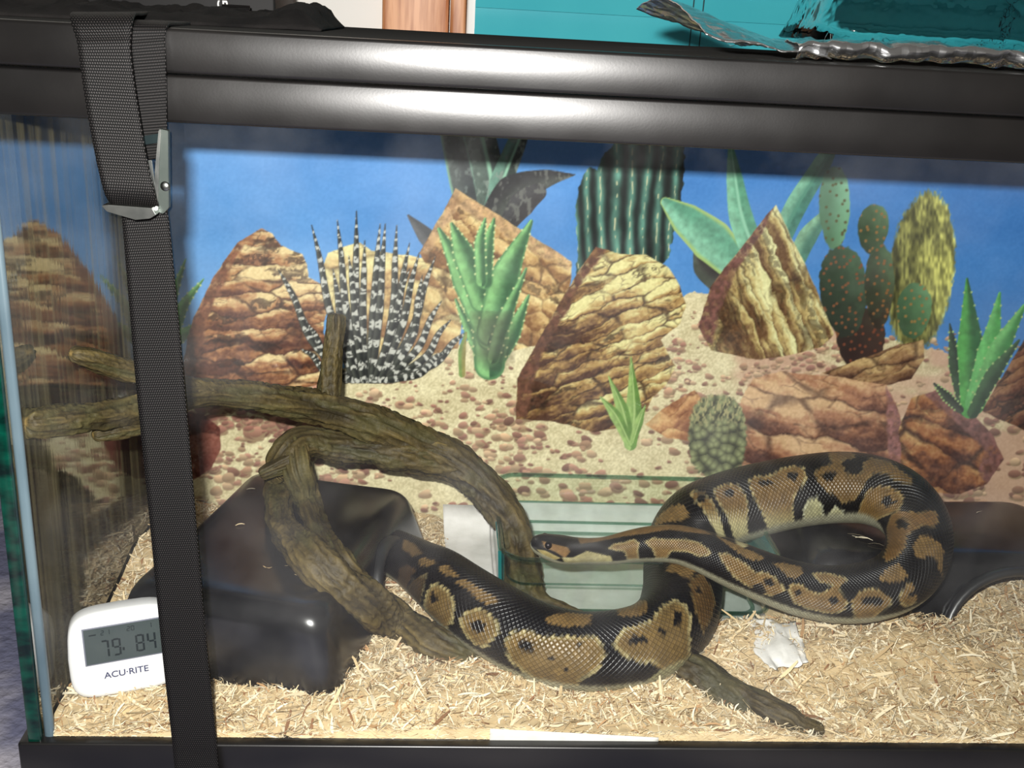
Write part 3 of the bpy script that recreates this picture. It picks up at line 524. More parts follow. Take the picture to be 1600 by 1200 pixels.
# ============================================================ black plastic hides
m_hide = mat('black_hide_plastic', L(16, 16, 17), .24, 1.0)
noisy(m_hide, L(11, 11, 12), L(26, 26, 27), 26, detail=6, bump=.02, bscale=90, bdist=.0008)
m_lip = mat('black_hide_lip', L(24, 24, 25), .38, 1.0); noisy(m_lip, L(18, 18, 19), L(32, 32, 33), 30)
def hide(name, bot, top, z0, z1, rb, rt, arch, label, seed):
    """rounded frustum with an arched doorway in one wall. bot / top: four corners each, arch: (edge index, centre t, half width, height)"""
    bot, top = np.array(bot, float), np.array(top, float); ne, nc = 34, 10
    def outline(q, r):
        out = []; tags = []
        for i in range(4):
            p, a, b = q[i], q[i - 1], q[(i + 1) % 4]; da = (a - p) / np.linalg.norm(a - p); db = (b - p) / np.linalg.norm(b - p)
            ang = math.acos(np.clip(da @ db, -1, 1)); t = r / math.tan(ang / 2); s_, e_ = p + da * t, p + db * t
            for k in range(nc):
                f = k / nc; out.append((1 - f) ** 2 * s_ + 2 * f * (1 - f) * p + f * f * e_)
            n_ = q[(i + 1) % 4]; a2, b2 = p, q[(i + 2) % 4]; d1 = (a2 - n_) / np.linalg.norm(a2 - n_); d2 = (b2 - n_) / np.linalg.norm(b2 - n_); t2 = r / math.tan(math.acos(np.clip(d1 @ d2, -1, 1)) / 2)
            s2_ = n_ + d1 * t2
            for k in range(ne): out.append(e_ + (s2_ - e_) * k / ne)
        return np.array(out)
    zl = [0, .02, .10, .2, .3, .4, .5, .6, .7, .78, .84, .89, .93, .96, .985, 1.0]
    rows = []; H = z1 - z0; rd = .013
    for f in zl:
        q = bot * (1 - f) + top * f; ol = outline(q, rb * (1 - f) + rt * f); cen = q.mean(0)
        e = max(0, (f * H - (H - rd)) / rd); inset = rd * (1 - math.sqrt(max(0, 1 - e * e)))
        dirs = ol - cen; ol = cen + dirs * (1 - inset / np.linalg.norm(dirs, axis=1)[:, None]); rows.append(np.c_[ol, np.full(len(ol), z0 + f * H)])
    # flat top, slightly dished
    last = rows[-1]; cen = last.mean(0)
    for k in (.9, .75, .55, .35, .15): r = cen + (last - cen) * k; r[:, 2] = z1 + .0008 * (1 - k) ; rows.append(r)
    R = np.stack(rows); nr, ncol = R.shape[:2]; V = np.vstack([R.reshape(-1, 3), cen[None]]); Q = gridquads(nr, ncol, True)
    tri = [((nr - 1) * ncol + i, (nr - 1) * ncol + (i + 1) % ncol, nr * ncol) for i in range(ncol)]
    ei, tc, hwid, ah = arch; p0, p1 = bot[ei], bot[(ei + 1) % 4]; Lw = np.linalg.norm(p1 - p0); ax = (p1 - p0) / Lw
    def inarch(P): 
        x = (P[..., :2] - p0) @ ax / Lw; nrm = np.array([ax[1], -ax[0]]); dd = np.abs((P[..., :2] - p0) @ nrm); xx_ = np.abs(x - tc) * Lw; zz_ = P[..., 2] - z0
        hs = ah - hwid
        ok = np.where(zz_ < hs, xx_ < hwid, np.hypot(xx_, zz_ - hs) < hwid) if hs > 0 else ((xx_ / hwid) ** 2 + (zz_ / ah) ** 2 < 1)
        return ok & (dd < .06) & (P[..., 2] < z1 - .004)
    # sharpen the doorway: only faces in the wall itself
    cent = V[Q].mean(1); side = (cent[:, :2] - bot.mean(0)) @ np.array([ax[1], -ax[0]]) * np.sign((p0 - bot.mean(0)) @ np.array([ax[1], -ax[0]])) > 0
    fc = [tuple(q) for q, k in zip(Q, inarch(cent) & side) if not k] + tri
    o = empty(name, (*bot.mean(0), z0)); o0 = np.array(o.location)
    s = mesh('shell', V - o0, fc, m_hide, o, True); md = s.modifiers.new('wall', 'SOLIDIFY'); md.thickness = .0022; md.offset = -1
    # doorway lip follows the sloping wall
    nrm = np.array([ax[1], -ax[0]]); nrm *= np.sign((p0 - bot.mean(0)) @ nrm)
    tb = (bot[ei] + bot[(ei + 1) % 4]) / 2; tt = (top[ei] + top[(ei + 1) % 4]) / 2; slope = ((tb - tt) @ nrm) / H
    pts = []
    hs = max(0, ah - hwid)
    for a in np.linspace(0, math.pi, 25):
        x = math.cos(a) * hwid; z = (hs + math.sin(a) * hwid) if ah > hwid else math.sin(a) * ah
        pts.append((x, z))
    pts = [(hwid, 0)] + pts + [(-hwid, 0)] if hs > 0 else pts
    pts = np.array(pts); P3 = np.stack([np.r_[p0 + ax * (tc * Lw + x) - nrm * slope * z, z0 + z] for x, z in pts])
    V2 = []; k = 10
    for i, p in enumerate(P3):
        T = P3[min(i + 1, len(P3) - 1)] - P3[max(i - 1, 0)]; T /= np.linalg.norm(T); Nn = np.array([*nrm, slope]); Nn /= np.linalg.norm(Nn); Bn = np.cross(T, Nn)
        for j in range(k): a = 2 * math.pi * j / k; V2.append(p + Nn * math.cos(a) * .0056 + Bn * math.sin(a) * .0038)
    mesh('doorway_lip', np.array(V2) - o0, gridquads(len(P3), k, True), m_lip, o, True)
    return tag(o, label, 'reptile hide', 'black plastic hides')
hide('reptile_hide', [(.166, .026), (.221, .226), (.068, .263), (.014, .066)], [(.1555, .034), (.199, .214), (.082, .244), (.036, .066)], -.004, .058, .018, .016, (0, .56, .036, .051), 'black plastic hide box under the branch with the snake emerging from its doorway', 3)
hide('reptile_hide', [(.464, .116), (.730, .116), (.722, .256), (.476, .256)], [(.482, .139), (.690, .139), (.684, .236), (.494, .236)], -.004, .050, .020, .020, (0, .62, .056, .045), 'low black plastic hide box with the snake coiled over its top', 5)

# ============================================================ glass water dish
m_dish = pane_mat('dish_glass', (.915, .955, .94, 1), 1.55)
m_rim = pane_mat('dish_rim_glass', (.70, .84, .79, 1), 2.2)
m_tealedge = mat('teal_glass_edge', L(30, 120, 118), .12, .8); B(m_tealedge).inputs['Transmission Weight'].default_value = .35
m_water = pane_mat('water', (.95, .985, .975, 1), 1.33)
dx0, dx1, dy0, dy1, dh = .263, .456, .122, .262, .049
dc = np.array([(dx0 + dx1) / 2, (dy0 + dy1) / 2, -.001]); dish = empty('glass_dish', dc); tag(dish, 'clear rectangular glass water dish in the middle of the tank', 'dish')
def rrect(x0, x1, y0, y1, r, n=8):
    out = []
    for cx, cy, a0 in ((x1 - r, y1 - r, 0), (x0 + r, y1 - r, .5), (x0 + r, y0 + r, 1), (x1 - r, y0 + r, 1.5)):
        for k in range(n + 1): a = (a0 + .5 * k / n) * math.pi; out.append((cx + r * math.cos(a), cy + r * math.sin(a)))
    return np.array(out)
rows = []
for ins, z, r in ((.010, .002, .012), (.005, .004, .014), (.0035, .010, .016), (.001, dh - .004, .018), (-.001, dh, .018)):
    q = rrect(dx0 + ins, dx1 - ins, dy0 + ins, dy1 - ins, r); rows.append(np.c_[q, np.full(len(q), z)])
R = np.stack(rows); V = R.reshape(-1, 3) - dc; nc_ = R.shape[1]; Q = [tuple(q) for q in gridquads(len(rows), nc_, True)]
Q += [tuple(range(nc_))[::-1]]
mesh('bowl', V, Q, m_dish, dish, True)
def loop_tube(name, pts, r, m, par, k=8):
    V2 = []; n = len(pts)
    for i, p in enumerate(pts):
        T = pts[(i + 1) % n] - pts[i - 1]; T /= np.linalg.norm(T); U = np.array([0, 0, 1.]); S = np.cross(T, U)
        for j in range(k): a = 2 * math.pi * j / k; V2.append(p + (S * math.cos(a) + U * math.sin(a)) * r)
    V2 = np.array(V2); Q = gridquads(n + 1, k, True); Q = np.where(Q >= n * k, Q - n * k, Q)
    return mesh(name, V2, Q, m, par, True)
q = rrect(dx0 + .001, dx1 - .001, dy0 + .001, dy1 - .001, .018); loop_tube('rim', np.c_[q, np.full(len(q), dh)] - dc, .0017, m_rim, dish)
for ins_, z_, r_t, rr_ in ((.0035, .0095, .0013, .0155), (.0058, .0282, .0008, .013), (.012, .004, .0016, .011)):
    q = rrect(dx0 + ins_, dx1 - ins_, dy0 + ins_, dy1 - ins_, rr_); loop_tube('glass_ridge', np.c_[q, np.full(len(q), z_)] - dc, r_t, m_rim, dish)
for xs in (dx0 + .002, dx1 - .002):
    V = [(xs - .0012, dy0 + .018, .008), (xs + .0012, dy0 + .018, .008), (xs + .0012, dy1 - .018, .008), (xs - .0012, dy1 - .018, .008)]
    sg = -1 if xs < .35 else 1
    V = V + [(x + sg * .0022, y, dh - .003) for x, y, z in V]
    e = mesh('side_edge', np.array(V) - dc, [(0, 1, 2, 3), (4, 7, 6, 5), (0, 4, 5, 1), (1, 5, 6, 2), (2, 6, 7, 3), (3, 7, 4, 0)], m_tealedge, dish); e['label'] = 'teal thick side of the glass dish'
q = rrect(dx0 + .006, dx1 - .006, dy0 + .006, dy1 - .006, .013); nq = len(q)
wv = [(x, y, .028) for x, y in q]; mesh('water', np.array(wv) - dc, [tuple(range(nq))], m_water, dish)
sheet('paper_towel', [(dx0 - .001, .112, .0012), (dx1 - .004, .112, .0012), (dx1 - .004, TD - .003, .0012), (dx0 - .001, TD - .003, .0012)], amp=.0003, seed=13, label='white paper sheet lying under the clear glass dish', fall=lambda P, u, v: (P.__setitem__((Ellipsis, 2), P[..., 2] + np.clip((v - .93) / .07, 0, 1) * .022), P)[1])

# ============================================================ the branch
m_bark = mat('olive_brown_bark', L(92, 80, 48), .62, .35)
tc = N(m_bark, 'ShaderNodeVertexColor', layer_name='tint'); nb = N(m_bark, 'ShaderNodeTexNoise', i_Scale=420., i_Detail=5.); tco = N(m_bark, 'ShaderNodeTexCoord'); W(m_bark, tco.outputs['Object'], nb.inputs['Vector'])
mxb = N(m_bark, 'ShaderNodeMix', data_type='RGBA', blend_type='OVERLAY'); mxb.inputs[0].default_value = .6; W(m_bark, tc.outputs[0], mxb.inputs[6]); W(m_bark, nb.outputs['Color'], mxb.inputs[7])
bwb = N(m_bark, 'ShaderNodeRGBToBW'); W(m_bark, nb.outputs['Color'], bwb.inputs[0]); W(m_bark, bwb.outputs[0], mxb.inputs[7]); W(m_bark, mxb.outputs[2], B(m_bark).inputs['Base Color'])
bpb = N(m_bark, 'ShaderNodeBump', i_Strength=.55, i_Distance=.0012); W(m_bark, nb.outputs['Fac'], bpb.inputs['Height']); W(m_bark, bpb.outputs[0], B(m_bark).inputs['Normal'])
def pxpath(pts):
    out = []
    for u, v, Y, h in pts: p = onY(u, v, Y); _, _, dpt = proj(p); out.append((*p, h * dpt / F))
    return np.array(out)
def limb(name, pts, seed, parent, cut=True, raw=False):
    P = catmull(pts if raw else pxpath(pts), 12); s, P = resample(P, .0011); k = 56; n = len(P)
    T = np.gradient(P[:, :3], axis=0); T /= np.linalg.norm(T, axis=1)[:, None]; ref = np.array([.25, -.6, .75]); ref /= np.linalg.norm(ref)
    U = ref - (T @ ref)[:, None] * T; U /= np.linalg.norm(U, axis=1)[:, None]; S = np.cross(T, U)
    th = np.linspace(0, 2 * np.pi, k, endpoint=False); sg, tg = np.meshgrid(s, th, indexing='ij'); cx, cy = np.cos(tg), np.sin(tg)
    tw = tg + sg * 9 * (1 if seed % 2 else -1)
    ct, st_ = np.cos(tw), np.sin(tw)
    ridge = fbm(ct * 3.2 + sg * 26 + seed, st_ * 3.2 - sg * 14 + 9, seed, 3); knots = fbm(ct * 1.2 + sg * 30, st_ * 1.2 + sg * 40 + 5, seed + 4, 3)
    crease = np.abs(fbm(ct * 2.6 + 5, st_ * 2.6 + sg * 22, seed + 7, 3) - .5) * 2; lines = np.abs(fbm(ct * 6 + 2, st_ * 6 + sg * 60, seed + 13, 3) - .5) * 2
    rr = P[:, 3][:, None] * (1 + (ridge - .5) * .42 + (knots - .5) * .5) - P[:, 3][:, None] * (.20 * (1 - sstep(0, .16, crease)) + .10 * (1 - sstep(0, .2, lines)))
    if cut: rr[0] *= .6; rr[-1] *= .6; rr[1] *= .9; rr[-2] *= .9
    V = P[:, None, :3] + (U[:, None] * cx[..., None] + S[:, None] * cy[..., None]) * rr[..., None]
    tone = np.clip(.42 + (ridge - .5) * 1.1 + (knots - .5) * .6, 0, 1)[..., None] * (.35 + .65 * sstep(0, .2, crease))[..., None] * (.6 + .4 * sstep(0, .25, lines))[..., None]
    C = s2l(col(36, 30, 15)) * (1 - tone) + s2l(col(112, 96, 56)) * tone
    gr = sstep(.5, .66, fbm(sg * 40, ct * 1.5 + st_, seed + 21))[..., None] * .45; C = C * (1 - gr) + s2l(col(78, 76, 46)) * gr * 1.0
    V = np.vstack([V.reshape(-1, 3), P[:1, :3], P[-1:, :3]]); C = np.vstack([C.reshape(-1, 3), [s2l(col(150, 124, 70))] * 2])
    Q = gridquads(n, k, True); o0 = np.array(parent.location) if parent else 0
    cap = np.array([(n * k, (i + 1) % k, i, i) for i in range(k)] + [(n * k + 1, (n - 1) * k + i, (n - 1) * k + (i + 1) % k, (n - 1) * k + (i + 1) % k) for i in range(k)])
    me = bpy.data.meshes.new(name); me.from_pydata((V - o0).tolist(), [], [tuple(q) for q in Q.tolist()] + [tuple(c[:3]) for c in cap.tolist()]); me.update()
    o = link(name, me, m_bark, parent, True); setcol(o, C); return o
HB, HT, HZ0, HZ1 = np.array([(.166, .026), (.221, .226), (.068, .263), (.014, .066)]), np.array([(.1555, .034), (.199, .214), (.082, .244), (.036, .066)]), -.004, .058
def hide_height(x, y):
    best = 1.
    for i in range(4):
        def sd_(q):
            a_, b_ = q[i], q[(i + 1) % 4]; d_ = (b_ - a_) / np.linalg.norm(b_ - a_); return -(d_[1] * (x - a_[0]) - d_[0] * (y - a_[1]))
        db, dt = sd_(HB), sd_(HT); best = min(best, np.clip(db / max(1e-6, db - dt), 0, 1) if db > 0 else 0)
    return HZ0 + (HZ1 - HZ0) * best if best > 0 else .004
def resting(pts, floor=.010):
    # depth found where the line of sight comes down onto the hide or the bedding
    out = []
    for u_, v_, h_ in pts:
        for Y in np.arange(.0, .26, .001):
            p = onY(u_, v_, Y); r = h_ * proj(p)[2] / F
            if p[2] < hide_height(p[0], p[1]) + .95 * r: break
        out.append((*p, r))
    return np.array(out)
br = empty('driftwood_branch', onZ(820, 945, .008)); tag(br, 'forked olive brown branch leaning across the tank over the hide', 'branch')
limb('main_stem', [(36, 660, .022, 24), (110, 655, .045, 26), (200, 642, .08, 25), (300, 616, .12, 22), (380, 618, .148, 22), (450, 627, .168, 24), (530, 645, .19, 27), (600, 668, .205, 29), (660, 697, .213, 30), (710, 722, .214, 32), (760, 765, .208, 30), (798, 822, .19, 30), (812, 875, .168, 31), (815, 918, .150, 34), (832, 945, .138, 30), (870, 955, .126, 17), (915, 964, .112, 7)], 3, br)
limb('stub', [(512, 636, .186, 19), (514, 600, .191, 18), (521, 545, .196, 17), (526, 490, .20, 13)], 5, br)
limb('twig', [(330, 612, .13, 16), (270, 598, .112, 16), (205, 580, .09, 18), (150, 562, .074, 18), (110, 552, .064, 13)], 7, br)
limb('knob', [(225, 668, .085, 12), (185, 672, .072, 15), (145, 680, .062, 10)], 9, br)
g1, g2, g3, g4 = onZ(780, 1030, .002), onZ(900, 1040, .0), onZ(1010, 1035, .002), onZ(1080, 1052, .008)
mid = [(*onZ(690, 1006, .014), .0105), (g1[0], g1[1], .002, .0085), (g2[0], g2[1], -.002, .008), (g3[0], g3[1], .0, .009), (g4[0], g4[1], .009, .0115)]
side = np.vstack([pxpath([(715, 722, .212, 26), (650, 713, .208, 27), (590, 705, .203, 26), (520, 697, .196, 25), (472, 694, .185, 25), (447, 715, .176, 25)]), resting([(438, 755, 23), (434, 795, 22), (448, 832, 26), (492, 874, 31), (552, 926, 33), (620, 972, 30)]), np.array(mid), pxpath([(1130, 1083, .041, 30), (1185, 1110, .026, 31), (1225, 1128, .018, 30), (1245, 1140, .014, 26), (1285, 1152, .0105, 18)])])
limb('side_branch', side, 4, br, raw=True)
limb('side_branch', np.vstack([pxpath([(462, 690, .184, 20), (466, 735, .166, 22)]), resting([(480, 785, 21), (503, 835, 20), (535, 885, 22), (585, 945, 20)])]), 6, br, raw=True)
limb('stub', [(462, 716, .170, 18), (436, 728, .166, 15), (406, 742, .163, 10)], 8, br)

# ============================================================ thermometer
m_tw = mat('white_plastic', L(226, 226, 226), .35); noisy(m_tw, L(222, 222, 222), L(230, 230, 231), 20)
m_lcd = mat('grey_lcd', L(64, 73, 73), .2); noisy(m_lcd, L(60, 69, 69), L(68, 76, 75), 30)
m_ink = mat('lcd_ink', L(26, 33, 35), .5, .2); m_blue = mat('navy_print', L(52, 56, 92), .5)
m_grey = mat('grey_bezel', L(110, 112, 126), .4)
bl_ = onZ(108, 1093, .006); yaw = .31
th_ = empty('thermometer', (bl_[0] + .030, bl_[1] + .012, .006), (-.16, -.03, yaw)); tag(th_, 'white digital thermometer with grey screen standing in the shavings', 'thermometer')
tw, thh = .0605, .0505
bm = bmesh.new(); q = []
def squircle(w_, h_, n=48, e=5.0, top=.10):
    out = []
    for i in range(n):
        a = 2 * math.pi * i / n; c, s = math.cos(a), math.sin(a); x = math.copysign(abs(c) ** (2 / e), c); z = math.copysign(abs(s) ** (2 / e), s)
        x *= (1 - .06 * max(0, z)); z += (.05 * (1 - x * x) if z > 0 else 0); out.append((x * w_ / 2, z * h_ / 2 + h_ / 2))
    return out
rings = [(.90, .90, -.0075), (.97, .97, -.007), (1.0, 1.0, -.004), (1.0, 1.0, .006), (.96, .96, .009), (.85, .85, .010)]
V = []
for a, b, y in rings: V += [(x * a, y, (z - thh / 2) * b + thh / 2) for x, z in squircle(tw, thh)]
Q = [tuple(r[::-1]) for r in gridquads(len(rings), 48, True)] + [tuple(range(48)), tuple(range(5 * 48, 6 * 48))[::-1]]
mesh('case', V, Q, m_tw, th_, True)
sc = box('screen', (-.0205, -.0079, .0215), (.0205, -.0074, .0425), m_lcd, th_)
box('bezel', (-.0213, -.00765, .0207), (.0213, -.0073, .0433), m_grey, th_, .0002)
SEG = {'0': 'abcdef', '1': 'bc', '2': 'abged', '3': 'abgcd', '4': 'fgbc', '5': 'afgcd', '6': 'afgedc', '7': 'abc', '8': 'abcdefg', '9': 'abcdfg'}
def digit(ch, x, z, wd_, ht, t, par):
    V = []; Fq = []
    def bar_(x0, x1, z0, z1):
        k = len(V); V.extend([(x0, -.0081, z0), (x1, -.0081, z0), (x1, -.0081, z1), (x0, -.0081, z1)]); Fq.append((k, k + 1, k + 2, k + 3))
    h = ht / 2
    for s in SEG[ch]:
        if s == 'a': bar_(x + t, x + wd_ - t, z + ht - t, z + ht)
        if s == 'g': bar_(x + t, x + wd_ - t, z + h - t / 2, z + h + t / 2)
        if s == 'd': bar_(x + t, x + wd_ - t, z, z + t)
        if s == 'f': bar_(x, x + t, z + h + t * .3, z + ht - t * .4)
        if s == 'b': bar_(x + wd_ - t, x + wd_, z + h + t * .3, z + ht - t * .4)
        if s == 'e': bar_(x, x + t, z + t * .4, z + h - t * .3)
        if s == 'c': bar_(x + wd_ - t, x + wd_, z + t * .4, z + h - t * .3)
    mesh('digit', V, Fq, m_ink, par)
for ch, x in (('7', -.0125), ('9', -.0062), ('8', .0065), ('4', .0128)): digit(ch, x, .0245, .0048, .0105, .0011, sc)
for ch, x in (('2', -.0115), ('1', -.0085), ('2', .0025), ('0', .0048), ('1', .0142)): digit(ch, x, .0380, .0018, .0030, .0004, sc)
mesh('symbol', [(-.0178, -.0081, .0386), (-.0140, -.0081, .0386), (-.0140, -.0081, .0393), (-.0178, -.0081, .0393), (-.0008, -.0081, .0270), (.0004, -.0081, .0270), (.0004, -.0081, .0288), (-.0008, -.0081, .0288)], [(0, 1, 2, 3), (4, 5, 6, 7)], m_ink, sc)
def text(name, s, size, m, parent, loc, rot, sx=1.0):
    cu = bpy.data.curves.new(name, 'FONT'); cu.body = s; cu.size = size; cu.align_x = 'CENTER'; cu.extrude = .00006; cu.offset = size * .012
    t = bpy.data.objects.new(name + '_curve', cu); COL.objects.link(t); dg = bpy.context.evaluated_depsgraph_get(); me = bpy.data.meshes.new_from_object(t.evaluated_get(dg)); bpy.data.objects.remove(t)
    me.materials.clear(); me.name = name; o = link(name, me, m, parent); o.location = loc; o.rotation_euler = rot; o.scale = (sx, 1, 1); return o
text('brand_lettering', 'ACU·RITE', .0052, m_blue, th_, (0, -.0080, .0118), (math.pi / 2, 0, 0), 1.08)

# ============================================================ the strap with its cam buckle
m_web = mat('black_webbing', L(24, 22, 22), .55, .22)
uvn = N(m_web, 'ShaderNodeAttribute', attribute_name='weave'); sep = N(m_web, 'ShaderNodeSeparateXYZ'); W(m_web, uvn.outputs['Vector'], sep.inputs[0])
def mth(m, op, a, b=None, val=None):
    n = N(m, 'ShaderNodeMath', operation=op)
    if a is not None: W(m, a, n.inputs[0])
    if b is not None: W(m, b, n.inputs[1])
    if val is not None: n.inputs[1].default_value = val
    return n.outputs[0]
fl_ = mth(m_web, 'FLOOR', sep.outputs[1]); od = mth(m_web, 'MULTIPLY', mth(m_web, 'MODULO', fl_, val=2.), val=.5); xs_ = mth(m_web, 'ADD', sep.outputs[0], od)
fx_ = mth(m_web, 'SUBTRACT', mth(m_web, 'FRACT', xs_), val=.5); fy_ = mth(m_web, 'SUBTRACT', mth(m_web, 'FRACT', sep.outputs[1]), val=.5)
dd = mth(m_web, 'ADD', mth(m_web, 'MULTIPLY', fx_, fx_), mth(m_web, 'MULTIPLY', fy_, fy_)); hh_ = mth(m_web, 'SUBTRACT', None, dd); hh_.node.inputs[0].default_value = .3
bpw = N(m_web, 'ShaderNodeBump', i_Strength=1., i_Distance=.0005); W(m_web, hh_, bpw.inputs['Height']); W(m_web, bpw.outputs[0], B(m_web).inputs['Normal'])
rw = N(m_web, 'ShaderNodeValToRGB'); rw.color_ramp.elements[0].position = .0; rw.color_ramp.elements[0].color = L(6, 6, 6); rw.color_ramp.elements[1].position = .30; rw.color_ramp.elements[1].color = L(86, 80, 79)  # specular glints of the weave painted as pale dots on the thread crowns
e2 = rw.color_ramp.elements.new(.272); e2.color = L(13, 12, 12); W(m_web, hh_, rw.inputs[0]); W(m_web, rw.outputs[0], B(m_web).inputs['Base Color'])
def ribbon(name, Lp, Rp, parent, thick=.0016, n=10, m=None):
    """webbing between two edge paths"""
    A, Bp = catmull(np.array(Lp, float), n), catmull(np.array(Rp, float), n); nc = 9
    f = np.linspace(0, 1, nc)[None, :, None]; P = A[:, None] * (1 - f) + Bp[:, None] * f; o0 = np.array(parent.location)
    s = np.r_[0, np.cumsum(np.linalg.norm(np.diff((A + Bp) / 2, axis=0), axis=1))]; wv = np.linalg.norm(A - Bp, axis=1)
    o = fastmesh(name, (P - o0).reshape(-1, 3), gridquads(len(A), nc), m or m_web, parent, True)
    uvw = np.stack(np.broadcast_arrays(np.linspace(0, 1, nc)[None] * 21, s[:, None] / .00125, np.zeros((1, 1))), -1); setvec(o, uvw.reshape(-1, 3), 'weave')
    md = o.modifiers.new('thick', 'SOLIDIFY'); md.thickness = thick; md.offset = 0; return o
stp = empty('webbing_strap', (.06, -.011, -.028)); tag(stp, 'black webbing strap with metal buckle wrapped around the tank', 'strap')
def lr(rows): return [tuple(onY(a, v1, Y)) for a, v1, b, v2, Y in rows], [tuple(onY(b, v2, Y)) for a, v1, b, v2, Y in rows]
ribbon('main_strap', *lr([(188, 318, 258, 314, -.0105), (192, 350, 264, 346, -.0105), (202, 470, 276, 468, -.009), (213, 600, 288, 598, -.0075), (233, 800, 305, 797, -.0072), (252, 1000, 322, 998, -.0076), (268, 1145, 337, 1143, -.0090), (272, 1185, 340, 1183, -.0088), (280, 1260, 347, 1258, -.0088), (284, 1288, 350, 1286, -.0082)]), stp)
def over(rows, extra):
    A, Bq = lr(rows); return A + [p for p, q in extra], Bq + [q for p, q in extra]
zl = LIDTOP + .0012
a0, b0 = onY(204, 62, -.010), onY(259, 58, -.010)
ribbon('upper_strap', *over([(226, 250, 262, 246, -.0085), (220, 205, 261, 202, -.0095), (211, 140, 260, 136, -.0095), (206, 90, 259, 86, -.010), (204, 66, 258, 62, -.0095)], [((a0[0], -.004, zl), (b0[0], -.004, zl)), ((a0[0] - .004, .03, zl), (b0[0] - .002, .03, zl)), ((a0[0] - .012, .14, zl), (b0[0] - .008, .14, zl)), ((a0[0] - .02, TD + .010, zl), (b0[0] - .016, TD + .010, zl)), ((a0[0] - .02, TD + .016, zl - .006), (b0[0] - .016, TD + .016, zl - .006)), ((a0[0] - .02, TD + .017, .2), (b0[0] - .016, TD + .017, .2)), ((a0[0] - .02, TD + .017, -.02), (b0[0] - .016, TD + .017, -.02))]), stp)
c0_, d0_ = onY(118, 60, -.014), onY(204, 60, -.014)
ribbon('loose_tail', *over([(190, 326, 252, 322, -.012), (170, 312, 246, 316, -.020), (160, 288, 240, 292, -.0235), (149, 240, 229, 244, -.0215), (138, 180, 219, 184, -.019), (130, 130, 211, 134, -.0175), (124, 84, 205, 84, -.016), (120, 62, 205, 60, -.0145)], [((c0_[0] - .004, -.006, zl + .0016), (d0_[0], -.006, zl + .003)), ((c0_[0] - .010, .03, zl + .0018), (d0_[0] - .006, .03, zl + .0035)), ((c0_[0] - .024, .10, zl + .002), (d0_[0] - .022, .11, zl + .0035))]), stp)
m_met = mat('zinc_metal', L(196, 200, 198), .28, .5, 1.); noisy(m_met, L(130, 134, 132), L(170, 172, 168), 60, bump=.1, bdist=.0003)
bk = empty('cam_buckle', (0, 0, 0)); bk.parent = stp; o0 = np.array(stp.location)
def plate(name, px, Y, th, m, par, off):
    """flat metal piece cut to an outline, with thickness"""
    P = [onY(u, v, Y) for u, v in px]; n = len(P); V = [p - off for p in P] + [p + np.array([0, -th, 0]) - off for p in P]
    Fq = [tuple(range(n)), tuple(range(2 * n - 1, n - 1, -1))] + [(i, n + i, n + (i + 1) % n, (i + 1) % n) for i in range(n)]
    bm = bmesh.new(); vs = [bm.verts.new(v) for v in V]
    for f in Fq: bm.faces.new([vs[i] for i in f])
    bmesh.ops.recalc_face_normals(bm, faces=bm.faces[:]); bmesh.ops.bevel(bm, geom=bm.edges[:], offset=.00025, segments=2, affect='EDGES')
    me = bpy.data.meshes.new(name); bm.to_mesh(me); bm.free(); return link(name, me, m, par)
m_met2 = mat('dull_zinc_side', L(132, 144, 136), .45, .5, .6); noisy(m_met2, L(52, 60, 56), L(72, 78, 74), 40)
plate('side_plate', [(252, 200), (266, 203), (267, 322), (258, 332), (248, 328), (246, 300), (249, 250)], -.013, .004, m_met2, bk, o0)
plate('side_flange', [(249, 203), (253, 201), (250, 258), (248, 328), (244, 326), (243, 268)], -.0165, .0016, m_met, bk, o0)
plate('lever', [(231, 250), (239, 249), (246, 300), (243, 306), (240, 300)], -.0155, .002, m_met, bk, o0)
plate('base_lip', [(168, 316), (180, 315), (246, 320), (252, 330), (242, 336), (220, 338), (196, 331), (176, 325)], -.0135, .009, m_met, bk, o0)
pin = onY(258, 291, -.0172); bm = bmesh.new(); bmesh.ops.create_uvsphere(bm, u_segments=16, v_segments=8, radius=.0022)
for v in bm.verts: v.co = Vector((v.co.x, v.co.y * .45, v.co.z)) + Vector(pin - o0)
me = bpy.data.meshes.new('rivet'); bm.to_mesh(me); bm.free(); link('rivet', me, m_met, bk, True)
plate('back_bar', [(226, 212), (252, 208), (252, 222), (227, 226)], -.0115, .001, mat('dark_steel', L(34, 46, 48), .3, .5, .7), bk, o0)

# ============================================================ things lying on and behind the lid
m_cloth = mat('black_cloth', L(15, 14, 14), .95, .15); noisy(m_cloth, L(10, 9, 9), L(26, 24, 23), 50, bump=.5, bscale=600, bdist=.0008)
nx, ny = 120, 40; u, v = np.meshgrid(np.linspace(0, 1, nx), np.linspace(0, 1, ny))
xe = onY(520, 36, .12)[0]; x0 = -.05
X_ = x0 + (xe - x0) * u; Y_ = .02 + .19 * v - .02 * u * v + .05 * u * (1 - v) * .9
Z_ = LIDTOP + .0042 + (fbm(X_ * 55, Y_ * 40, 5) - .3) * .014 * np.minimum(1, 6 * v) * np.clip(1.2 - u * .45, .3, 1) + .006 * np.exp(-((u - .93) / .05) ** 2)
edge_ = np.minimum(np.minimum(u, 1 - u) * 30, np.minimum(v, 1 - v) * 10); Z_ = LIDTOP + .0016 + (Z_ - LIDTOP - .0016).clip(0) * np.clip(edge_, 0, 1)
cl = fastmesh('black_cloth', np.stack([X_, Y_, Z_], -1).reshape(-1, 3), gridquads(ny, nx), m_cloth, None, True); tag(cl, 'rumpled black cloth lying on the screen lid', 'cloth')
cl.modifiers.new('thick', 'SOLIDIFY').thickness = .0012
